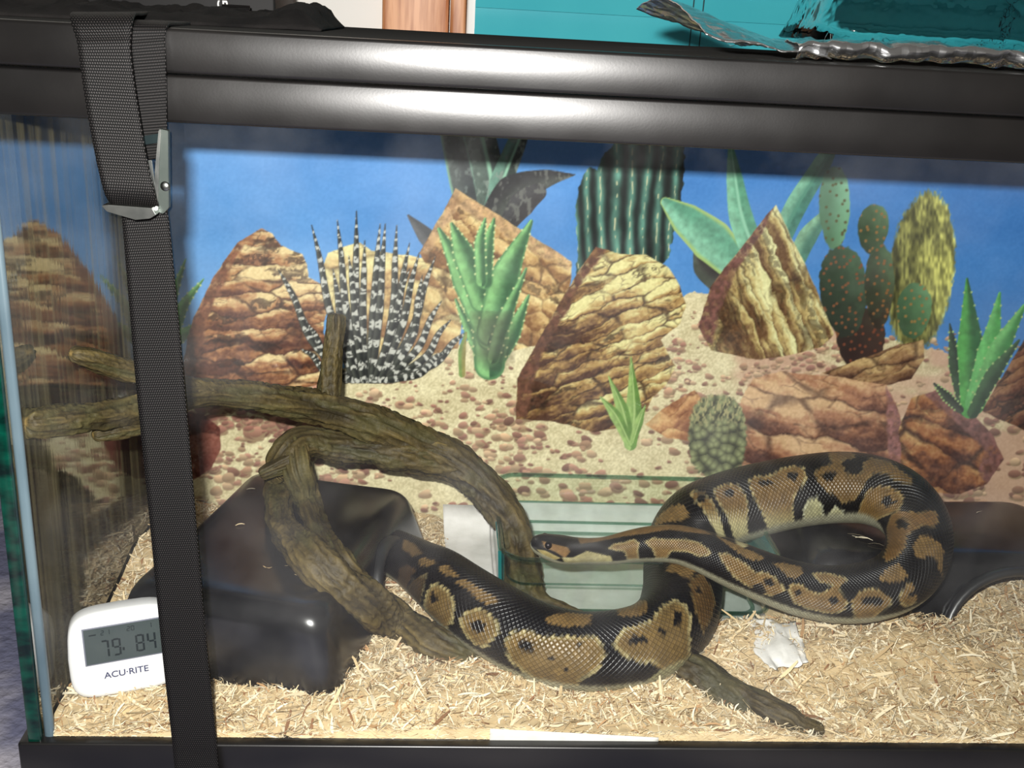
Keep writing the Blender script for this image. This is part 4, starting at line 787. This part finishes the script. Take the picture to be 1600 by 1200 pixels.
m_box = mat('black_box_card', L(20, 19, 19), .6, .3); noisy(m_box, L(16, 15, 15), L(27, 26, 26), 12)
bxr = onY(430, 20, .33)[0]; bx = empty('black_box', ((bxr + onY(0, 20, .33)[0]) / 2, .38, -.065)); tag(bx, 'tall black box with a sideways white letter behind the tank', 'box')
hb = (bxr - onY(0, 20, .33)[0]) / 2; box('carton', (-hb, -.05, 0), (hb, .05, .545), m_box, bx, .002)
text('lettering', 'G', .0105, m_white, bx, (onY(348, 3, .33)[0] - bx.location[0] + .0035, -.0504, onY(348, 11, .33)[2] + .0012 + .065), (math.pi / 2, -math.pi / 2, 0))
mk = np.array([(onY(u_, v_, .33) - np.array(bx.location)) * np.array([1, 0, 1]) + np.array([0, -.0504, 0]) for u_, v_ in ((346, 19.2), (351, 16.6), (352, 17.8), (348, 20))])
mesh('lettering', mk, [(0, 1, 2, 3)], m_white, bx)
# foil
m_foil = mat('crumpled_foil', (.86, .87, .88, 1), .24, .5, 1.)
tcx = N(m_foil, 'ShaderNodeTexCoord'); nfo = N(m_foil, 'ShaderNodeTexVoronoi', i_Scale=130.); nfo.distance = 'MANHATTAN'; W(m_foil, tcx.outputs['Object'], nfo.inputs['Vector']); bpf = N(m_foil, 'ShaderNodeBump', i_Strength=.35, i_Distance=.002); W(m_foil, nfo.outputs['Distance'], bpf.inputs['Height']); W(m_foil, bpf.outputs[0], B(m_foil).inputs['Normal'])
def foil(name, prof, x0, x1, skew, label, seed, amp=.0016, n=90):
    """a sheet bent along a (y, z) profile and run across the lid, crumpled"""
    pr = catmull(np.array(prof, float), 8); f = np.linspace(0, 1, n)[:, None]; X_ = x0 + (x1 - x0) * f + skew * pr[None, :, 0] * 1.; Y_ = pr[None, :, 0] + 0 * f; Z_ = pr[None, :, 1] + 0 * f
    a = (fbm(X_ * 90, Y_ * 90 + Z_ * 70, seed, 3) - .5) * 2 * amp
    o = fastmesh(name, np.stack(np.broadcast_arrays(X_, Y_ + a * .6, np.maximum(Z_ + a, LIDTOP + .0012)), -1).reshape(-1, 3), gridquads(n, len(pr)), m_foil, None, False)
    o.modifiers.new('thick', 'SOLIDIFY').thickness = .0003; return tag(o, label, 'foil')
zf = LIDTOP + .002
foil('foil_sheet', [(.012, zf + .0005), (.006, zf + .002), (.004, zf + .006), (.009, zf + .008), (.03, zf + .0065), (.08, zf + .004), (.16, zf + .004)], 378e-3, .74, .0, 'crumpled silver foil sheet lying flat on the lid', 5, .0032, 160)
V = []; nn = 40
fpx = [(1112, 92, .0), (1118, 62, .004), (1135, 44, .012), (1190, 55, .018), (1240, 72, .02)]
# raised flap at the foil's end: bent up towards the back
u, v = np.meshgrid(np.linspace(0, 1, 50), np.linspace(0, 1, 50)); xl = onY(1100, 95, .0)[0]
X_ = xl - .016 * v ** 1.0 + u * .06; Y_ = .002 + .10 * v; Z_ = zf + .024 * np.sin(np.pi * np.clip(v * .62 + .1, 0, 1)) * (1 - u * .85) + .004 * (fbm(u * 5, v * 5, 3) - .5)
fo = fastmesh('foil_flap', np.stack([X_, Y_, np.maximum(Z_, zf)], -1).reshape(-1, 3), gridquads(50, 50), m_foil, None, True); fo.modifiers.new('thick', 'SOLIDIFY').thickness = .0006
tag(fo, 'bent up silver foil flap reflecting the teal blind', 'foil')
m_plas = mat('clear_rippled_plastic', (.86, .95, .95, 1), .03, .5); B(m_plas).inputs['Transmission Weight'].default_value = 1; B(m_plas).inputs['IOR'].default_value = 1.12
tcp = N(m_plas, 'ShaderNodeTexCoord'); npn = N(m_plas, 'ShaderNodeTexNoise', i_Scale=38., i_Detail=3.); W(m_plas, tcp.outputs['Object'], npn.inputs['Vector']); bpp = N(m_plas, 'ShaderNodeBump', i_Strength=.5, i_Distance=.006); W(m_plas, npn.outputs['Fac'], bpp.inputs['Height']); W(m_plas, bpp.outputs[0], B(m_plas).inputs['Normal'])
xl = onY(1278, 100, .03)[0]; rows = []
for ins, z in ((0, .0105), (.004, .02), (.009, .04), (.014, .062), (.019, .070), (.026, .072)):
    q = rrect(xl + ins, .745 - ins, .03 + ins, .12 - ins, .022); rows.append(np.c_[q, np.full(len(q), LIDTOP + z)])
R = np.stack(rows); nc_ = R.shape[1]; pt = empty('plastic_tub', (.6, .075, LIDTOP + .0105)); tag(pt, 'clear rippled plastic tub upturned on the foil', 'tub')
mesh('tub_wall', R.reshape(-1, 3) - np.array(pt.location), [tuple(q) for q in gridquads(len(rows), nc_, True)] + [tuple((len(rows) - 1) * nc_ + i for i in range(nc_))], m_plas, pt, True).modifiers.new('thick', 'SOLIDIFY').thickness = .002
# ============================================================ the ball python
# course from snout to the part inside the hide: pixel, depth, half width in pixels
NECK = [(827, 846, .112, 11), (845, 851, .112, 19), (866, 857, .113, 22.5), (888, 860, .114, 22), (910, 861, .116, 20), (945, 861, .119, 21.5), (985, 854, .120, 25), (1020, 850, .119, 28), (1060, 851, .117, 30), (1100, 863, .113, 33), (1150, 884, .107, 37), (1205, 906, .102, 39), (1260, 923, .099, 42), (1320, 929, .099, 45), (1378, 919, .103, 47)]
LOOP = [(1418, 893, .112, 49), (1436, 853, .127, 50), (1431, 815, .145, 51), (1402, 783, .163, 53), (1360, 766, .178, 54), (1310, 762, .187, 55), (1250, 768, .192, 55), (1190, 780, .192, 56), (1130, 797, .188, 57), (1090, 815, .180, 57), (1070, 845, .168, 58)]
BODY = [(1066, 885, .148, 60), (1066, 925, .122, 62), (1054, 968, .094, 63), (1018, 1001, .072, 62), (960, 1016, .062, 61), (895, 1017, .060, 61), (830, 1000, .067, 61), (772, 968, .080, 59), (724, 935, .098, 55), (690, 908, .118, 50), (662, 890, .140, 43), (636, 874, .158, 38), (606, 862, .168, 36), (570, 862, .165, 34), (540, 880, .15, 30), (530, 905, .125, 22)]
C0 = pxpath(NECK + LOOP + BODY); NN, NL = len(NECK), len(LOOP)
D_ = catmull(np.c_[C0, np.arange(len(C0))], 16); s, D_ = resample(D_, .00085); n = len(D_); kr = 112
P, rad, idx = D_[:, :3], D_[:, 3], D_[:, 4]
def smooth(a, w):
    k = np.ones(w) / w; return np.stack([np.convolve(np.pad(a[:, i], w // 2, mode='edge'), k, mode='valid')[:len(a)] for i in range(a.shape[1])], 1)
P = smooth(P, 9); rad = smooth(rad[:, None], 15)[:, 0]
T = np.gradient(P, axis=0); T /= np.linalg.norm(T, axis=1)[:, None]; U = np.array([0, 0, 1.]) - T[:, 2:3] * T; U /= np.linalg.norm(U, axis=1)[:, None]; S = np.cross(T, U)
# head: flattened and broad, narrow snout; body: slightly taller than wide, flat belly
wf = np.interp(s, [0, .010, .022, .032, .045, .08, .2], [.95, 1.0, 1.22, 1.22, 1.02, 1.0, 1.0]); hf = np.interp(s, [0, .008, .02, .032, .045, .1], [.86, .92, .95, .95, 1.0, 1.0])
cap = np.sqrt(np.clip(1 - (1 - np.clip(s / .0065, 0, 1)) ** 2, 0, 1)); rad = rad * np.maximum(cap, .03)
th = np.linspace(-np.pi, np.pi, kr, endpoint=False)
def body(sv, tv):
    """surface point for arc length sv and angle tv (0 = along the back)"""
    f = np.interp(sv, s, np.arange(n)); i = np.clip(f.astype(int), 0, n - 2); t = (f - i)[..., None]
    def g(A): return A[i] * (1 - t) + A[i + 1] * t
    r, w_, h_ = g(rad[:, None])[..., 0], g(wf[:, None])[..., 0], g(hf[:, None])[..., 0]; c, si = np.cos(tv), np.sin(tv)
    up = np.where(c > 0, c * (1 + .04 * c), np.maximum(c, -.90 + .04 * c)) * r * h_; sd = si * r * w_ * (1 - .05 * np.clip(c, 0, 1))
    return g(P) + g(U) * up[..., None] + g(S) * sd[..., None]
sg, tg = np.meshgrid(s, th, indexing='ij'); V = body(sg, tg)
fad = np.clip(rad, .006, None) / .024; pcoord = np.cumsum(np.r_[0, np.diff(s) / (.0015 * np.clip((fad[1:] + fad[:-1]) / 2, .32, 1.2) ** .85)]); NQ = 88
pg = pcoord[:, None] + 0 * tg; qg = tg / (2 * np.pi) * NQ
# scales: every scale takes the colour found at its own centre
a, b = (pg + qg) / 2, (pg - qg) / 2; ai, bi = np.round(a), np.round(b); pcn, qcn = ai + bi, ai - bi
scn = np.interp(pcn, pcoord, s); tcn = (qcn / NQ * 2 * np.pi + np.pi) % (2 * np.pi) - np.pi; Vc = body(scn, tcn)
headmask = scn < .032; Vc = np.where(headmask[..., None], V, Vc); scn = np.where(headmask, sg, scn); tcn = np.where(headmask, tg, tcn)
su, sv_, _ = proj(Vc); icn = np.interp(scn, s, idx)
dS = np.gradient(V, axis=0); dT = np.gradient(V, axis=1); nrm = np.cross(dT, dS); nrm /= np.linalg.norm(nrm, axis=2)[..., None] + 1e-12
outw = V - P[:, None]; nrm *= np.sign((nrm * outw).sum(2))[..., None]; view = CAM - V; view /= np.linalg.norm(view, axis=2)[..., None]; facing = (nrm * view).sum(2)
K_DARK, K_BR, K_TAN, K_CR, K_WH = col(24, 19, 17), col(150, 108, 62), col(174, 134, 84), col(246, 226, 174), col(252, 248, 232)
X0, Y0, XW, YH = 590, 690, 920, 400; qy, qx = np.mgrid[0:YH, 0:XW]; QX, QY = qx + X0 + 0., qy + Y0 + 0.
def layer(): return np.ones((YH, XW, 3)) * K_DARK + (fbm(QX / 9, QY / 9, 5) - .5)[..., None] * 14
def blot(c, pts, base=K_BR, rim=K_CR, rw_=4., inner=None, fade=None):
    m, sd = pmask(pts, QX, QY, 1.5); tcol = np.ones(QX.shape + (1,)) * base; tcol = tcol * (.84 + .32 * fbm(QX / 7, QY / 7, 3))[..., None]
    if fade is not None: f = sstep(fade[0], fade[1], QY)[..., None]; tcol = tcol * (1 - f) + fade[2] * f
    k = np.clip(1 - sd / rw_, 0, 1)[..., None] ** 1.2 * .9; tcol = tcol * (1 - k) + rim * k; c[:] = c * (1 - m[..., None]) + tcol * m[..., None]
def eye(c, x, y, a, b, ang=0.):
    co, si = math.cos(ang), math.sin(ang); dx, dy = (QX - x) * co + (QY - y) * si, -(QX - x) * si + (QY - y) * co; r = np.hypot(dx / a, dy / b) + (vnoise(QX / 4, QY / 4, 3) - .5) * .5
    h = np.clip((1.45 - r) * 3, 0, 1)[..., None] * .55; c[:] = c * (1 - h) + K_TAN * 1.05 * h; m = np.clip((1 - r) * 4 + .5, 0, 1)[..., None]; c[:] = c * (1 - m) + K_DARK * m
LA, LB, LC = layer(), layer(), layer()
# front body
BRD = col(154, 116, 70)
for pts in ([(631, 842), (650, 852), (659, 865), (645, 870), (628, 856)], [(651, 875), (665, 871), (682, 878), (675, 884), (660, 885)], [(684, 885), (700, 884), (717, 900), (707, 902), (690, 894)], [(710, 907), (725, 905), (750, 920), (775, 932), (780, 940), (772, 946), (755, 942), (730, 922)], [(851, 964), (884, 957), (925, 960), (921, 977), (881, 980), (857, 975)], [(962, 950), (982, 938), (1009, 938), (1013, 954), (996, 964), (969, 962)], [(1041, 892), (1050, 876), (1072, 874), (1084, 892), (1077, 907), (1062, 897)]): blot(LC, pts, BRD, col(196, 150, 92), 2.5)
blot(LC, [(624, 888), (637, 882), (649, 892), (637, 910), (630, 940), (620, 928)], col(104, 74, 44), col(140, 104, 66), 2.5)
blot(LC, [(668, 896), (660, 928), (654, 955), (637, 945), (632, 928), (645, 905)], col(96, 72, 44), col(206, 190, 150), 2.5)
for pts in ([(680, 910), (700, 920), (710, 940), (709, 970), (692, 989), (667, 972), (661, 945), (666, 922)], [(735, 950), (760, 951), (775, 970), (780, 990), (760, 1011), (742, 1010), (722, 987), (717, 965)], [(786, 1004), (800, 987), (827, 984), (847, 994), (884, 994), (932, 994), (948, 1018), (938, 1045), (908, 1062), (903, 1080), (850, 1080), (824, 1055), (797, 1035)], [(962, 1000), (975, 982), (1015, 970), (1035, 945), (1055, 936), (1072, 945), (1080, 962), (1079, 987), (1080, 1028), (1032, 1050), (1019, 1035), (996, 1036), (969, 1021), (958, 1006)]): blot(LC, pts, col(150, 116, 68), K_CR, 7.)
blot(LC, [(1077, 907), (1097, 895), (1110, 915), (1118, 940), (1112, 965), (1099, 990), (1085, 952)], col(122, 86, 46), col(180, 150, 100), 3.)
eye(LC, 678, 935, 5, 8); eye(LC, 745, 978, 11, 9); eye(LC, 823, 1010, 13, 8, .2); eye(LC, 1058, 966, 6, 11); eye(LC, 998, 1000, 17, 6); eye(LC, 1092, 921, 4, 8); eye(LC, 862, 1030, 5, 4); eye(LC, 884, 1045, 5, 5); eye(LC, 905, 1010, 5, 4); eye(LC, 1035, 988, 6, 5)
for pts in ([(716, 1008), (738, 1014), (772, 1036), (806, 1058), (836, 1072), (800, 1070), (760, 1048), (728, 1026)], [(1010, 1064), (1034, 1046), (1078, 1030), (1096, 1020), (1070, 1050), (1030, 1070)]): blot(LC, pts, col(196, 184, 142), col(206, 196, 160), 3.)
# loop over the right-hand hide
G = (785, 825, K_CR)
blot(LB, [(1025, 810), (1045, 792), (1065, 788), (1079, 802), (1070, 812), (1040, 817), (1022, 822)], BRD, col(190, 150, 96), 2.5)
blot(LB, [(1077, 767), (1095, 767), (1115, 785), (1125, 807), (1134, 840), (1122, 838), (1110, 817), (1097, 795), (1080, 775)], col(142, 104, 58), K_CR, 3.5, fade=G)
blot(LB, [(1115, 765), (1132, 755), (1152, 756), (1165, 772), (1170, 795), (1167, 820), (1174, 850), (1155, 860), (1145, 835), (1135, 805), (1117, 777)], col(150, 110, 62), K_CR, 4., fade=G)
blot(LB, [(1170, 752), (1177, 744), (1205, 742), (1222, 731), (1242, 726), (1257, 732), (1261, 745), (1250, 765), (1242, 775), (1239, 795), (1240, 812), (1246, 834), (1206, 840), (1198, 820), (1187, 795), (1177, 775), (1171, 762)], col(152, 112, 64), K_CR, 4., fade=G)
blot(LB, [(1262, 780), (1277, 777), (1285, 790), (1287, 807), (1290, 834), (1255, 834), (1255, 797)], col(226, 214, 172), K_WH, 4.); blot(LB, [(1295, 800), (1305, 791), (1317, 797), (1322, 815), (1326, 834), (1290, 834)], col(226, 214, 172), K_WH, 4.)
blot(LB, [(1272, 740), (1282, 729), (1300, 725), (1295, 708), (1310, 700), (1330, 704), (1337, 715), (1315, 720), (1320, 737), (1332, 742), (1347, 739), (1350, 722), (1360, 715), (1387, 720), (1410, 736), (1426, 747), (1422, 757), (1405, 754), (1385, 740), (1365, 740), (1355, 750), (1347, 765), (1335, 782), (1317, 786), (1300, 772), (1280, 757)], col(140, 104, 62), col(180, 150, 104), 3.)
blot(LB, [(1345, 787), (1355, 765), (1372, 759), (1392, 760), (1407, 770), (1412, 782), (1405, 797), (1387, 805), (1372, 812), (1360, 822), (1347, 836), (1330, 836), (1340, 802)], col(150, 110, 62), col(206, 180, 130), 3.5, fade=(800, 832, K_CR))
blot(LB, [(1385, 825), (1392, 805), (1405, 797), (1422, 799), (1440, 802), (1452, 796), (1465, 802), (1466, 815), (1457, 825), (1442, 820), (1427, 830), (1417, 837), (1415, 855), (1400, 872), (1384, 878), (1380, 870), (1387, 850)], col(150, 106, 60), col(196, 160, 106), 3.)
for x, y, a_, b_ in ((1096, 779, 5, 8), (1140, 771, 8, 5), (1197, 754, 13, 4), (1237, 744, 9, 6), (1295, 744, 11, 7), (1387, 784, 11, 8), (1410, 818, 10, 8)): eye(LB, x, y, a_, b_)
blot(LB, [(1427, 850), (1435, 839), (1450, 836), (1467, 847), (1475, 860), (1472, 902), (1467, 890), (1462, 872), (1447, 870), (1435, 874), (1429, 865)], BRD, col(190, 144, 88), 2.5)
LA[:] = LB
# strand in front of the hide, neck and head
for pts in ([(1371, 905), (1387, 887), (1407, 879), (1425, 881), (1427, 892), (1410, 907), (1390, 911)], [(1207, 880), (1227, 880), (1250, 885), (1256, 895), (1245, 904), (1230, 900), (1220, 890)], [(1117, 836), (1150, 850), (1194, 870), (1190, 875), (1175, 876), (1155, 865), (1135, 850)]): blot(LA, pts, BRD, col(196, 152, 96), 2.5)
for pts in ([(1404, 932), (1417, 912), (1440, 900), (1460, 899), (1463, 910), (1445, 932), (1425, 946), (1412, 949), (1405, 940)], [(1329, 940), (1340, 925), (1357, 919), (1375, 921), (1392, 934), (1395, 942), (1380, 955), (1360, 970), (1336, 970), (1332, 950)], [(1269, 895), (1290, 894), (1315, 900), (1326, 905), (1315, 915), (1312, 922), (1325, 940), (1320, 954), (1302, 960), (1280, 956), (1257, 950), (1240, 942), (1232, 922), (1235, 912), (1250, 912), (1265, 922), (1280, 927), (1297, 920), (1300, 915), (1280, 910)], [(1121, 865), (1137, 864), (1160, 877), (1182, 894), (1197, 893), (1212, 902), (1222, 915), (1237, 942), (1215, 934), (1195, 930), (1165, 915), (1145, 900), (1130, 880)], [(1006, 847), (1020, 840), (1040, 842), (1070, 842), (1092, 847), (1107, 857), (1112, 867), (1095, 870), (1070, 862), (1050, 862), (1042, 872), (1025, 874), (1020, 860)], [(949, 857), (960, 849), (975, 847), (990, 842), (1000, 849), (997, 860), (999, 874), (980, 875), (975, 862), (960, 860)]): blot(LA, pts, col(158, 118, 70), K_CR, 4.)
blot(LA, [(902, 838), (940, 834), (975, 824), (1025, 818), (1050, 817), (1100, 828), (1114, 836), (1080, 832), (1045, 827), (1012, 833), (975, 838), (935, 846), (907, 850)], col(154, 112, 70), col(180, 140, 98), 2.)
for x, y, a_, b_, g_ in ((1431, 925, 13, 4, -.6), (1362, 939, 17, 6, 0), (1302, 939, 8, 6, 0), (1249, 927, 6, 4, .3), (1202, 910, 9, 5, .4)): eye(LA, x, y, a_, b_, g_)
blot(LA, [(1178, 914), (1190, 912), (1196, 926), (1184, 930), (1172, 920)], K_DARK, K_DARK, 1.); blot(LA, [(1208, 930), (1226, 924), (1236, 946), (1212, 944)], K_DARK, K_DARK, 1.)
blot(LA, [(847, 845), (865, 850), (887, 855), (891, 862), (883, 872), (867, 862), (850, 855)], col(176, 126, 76), col(196, 150, 98), 2.)
blot(LA, [(838, 858), (852, 860), (876, 872), (865, 876), (847, 867)], col(222, 192, 122), K_CR, 2.)
blot(LA, [(878, 871), (895, 871), (917, 861), (955, 869), (958, 878), (907, 884), (884, 884)], col(224, 204, 150), K_CR, 2.)
blot(LA, [(826, 862), (840, 868), (865, 877), (890, 882), (1005, 874), (1005, 890), (860, 890), (826, 880)], col(214, 198, 184), K_WH, 2.)
def look(Lr):
    x, y = np.clip(su - X0, 0, XW - 2), np.clip(sv_ - Y0, 0, YH - 2); i, j = x.astype(int), y.astype(int); fx, fy = (x - i)[..., None], (y - j)[..., None]
    return (Lr[j, i] * (1 - fx) + Lr[j, i + 1] * fx) * (1 - fy) + (Lr[j + 1, i] * (1 - fx) + Lr[j + 1, i + 1] * fx) * fy
cA, cB, cC = look(LA), look(LB), look(LC); kA = (icn < NN - .6)[..., None]; kB = ((icn >= NN - .6) & (icn < NN + NL - .1))[..., None]
front = np.where(kA, cA, np.where(kB, cB, cC))
# the far side of the animal: the same kind of saddles and spots
f1, f2, i_, ox, oy = worley(pcn / 18., np.abs(qcn) / 18. + 3, 6); rest = np.where((f1 < .42)[..., None], np.where((f1 < .12)[..., None], K_DARK, np.where((f1 > .34)[..., None], K_CR, K_BR)), K_DARK)
vis = sstep(.02, .12, facing)[..., None]; cc = rest * (1 - vis) + front * vis
bel = sstep(1.84, 2.06, np.abs(tcn))[..., None]; cc = cc * (1 - bel) + col(214, 204, 182) * bel
cc = cc * (.93 + .14 * _h(ai, bi, 3))[..., None]
m_snake = mat('python_scales', rough=.36, spec=.42)
ac = N(m_snake, 'ShaderNodeVertexColor', layer_name='tint'); av = N(m_snake, 'ShaderNodeAttribute', attribute_name='scale_grid'); sp3 = N(m_snake, 'ShaderNodeSeparateXYZ'); W(m_snake, av.outputs['Vector'], sp3.inputs[0])
def fr_(o_): return mth(m_snake, 'ABSOLUTE', mth(m_snake, 'SUBTRACT', mth(m_snake, 'FRACT', mth(m_snake, 'ADD', o_, val=.5)), val=.5))
mxs = mth(m_snake, 'MAXIMUM', fr_(sp3.outputs[0]), fr_(sp3.outputs[1])); edge2 = mth(m_snake, 'POWER', mth(m_snake, 'MULTIPLY', mxs, val=2.), val=4.)
inv = N(m_snake, 'ShaderNodeMath', operation='SUBTRACT'); inv.inputs[0].default_value = 1.; W(m_snake, edge2, inv.inputs[1]); bps = N(m_snake, 'ShaderNodeBump', i_Strength=.55, i_Distance=.0007); W(m_snake, inv.outputs[0], bps.inputs['Height']); W(m_snake, bps.outputs[0], B(m_snake).inputs['Normal'])
mxc = N(m_snake, 'ShaderNodeMix', data_type='RGBA', blend_type='MULTIPLY'); mre = N(m_snake, 'ShaderNodeMapRange'); mre.inputs['From Min'].default_value = .45; mre.inputs['From Max'].default_value = 1.; mre.inputs['To Max'].default_value = .62; W(m_snake, edge2, mre.inputs['Value']); W(m_snake, mre.outputs[0], mxc.inputs[0]); W(m_snake, ac.outputs[0], mxc.inputs[6]); mxc.inputs[7].default_value = (.32, .27, .22, 1); W(m_snake, mxc.outputs[2], B(m_snake).inputs['Base Color'])
Q = gridquads(n, kr, True)[:, ::-1]
o0 = np.array([*P[NN + NL + 5][:2], 0.]); Vf = np.vstack([V.reshape(-1, 3), P[:1], P[-1:]]) - o0
tri = [(n * kr, i, (i + 1) % kr) for i in range(kr)] + [(n * kr + 1, (n - 1) * kr + (i + 1) % kr, (n - 1) * kr + i) for i in range(kr)]
me = bpy.data.meshes.new('snake'); me.from_pydata(Vf.tolist(), [], Q.tolist() + tri); me.update(); sn = link('snake', me, m_snake, None, True); sn.location = o0
lum = cc.mean(2, keepdims=True); cc = lum + (cc - lum) * .88; setcol(sn, s2l(np.vstack([np.clip(cc, 0, 255).reshape(-1, 3), [K_DARK] * 2])) * np.array([.49, .52, .45])); setvec(sn, np.vstack([np.stack([a, b, 0 * a], -1).reshape(-1, 3), np.zeros((2, 3))]), 'scale_grid')
tag(sn, 'dark ball python with brown saddles coiled over dish and hide', 'snake')
m_eye = mat('black_eye', L(10, 8, 8), .05, .8); noisy(m_eye, L(6, 5, 5), L(20, 14, 10), 200)
se = .0105
for sgn in (1, -1):
    best = None
    tv = 1.02 * sgn; p = body(np.array([se]), np.array([tv]))[0]; bm = bmesh.new(); bmesh.ops.create_uvsphere(bm, u_segments=20, v_segments=12, radius=.0026); cen = P[np.searchsorted(s, se)]; dv = (p - cen) / np.linalg.norm(p - cen)
    for v in bm.verts: v.co += Vector(p - dv * .0011 - o0)
    me = bpy.data.meshes.new('eye'); bm.to_mesh(me); bm.free(); link('eye', me, m_eye, sn, True)
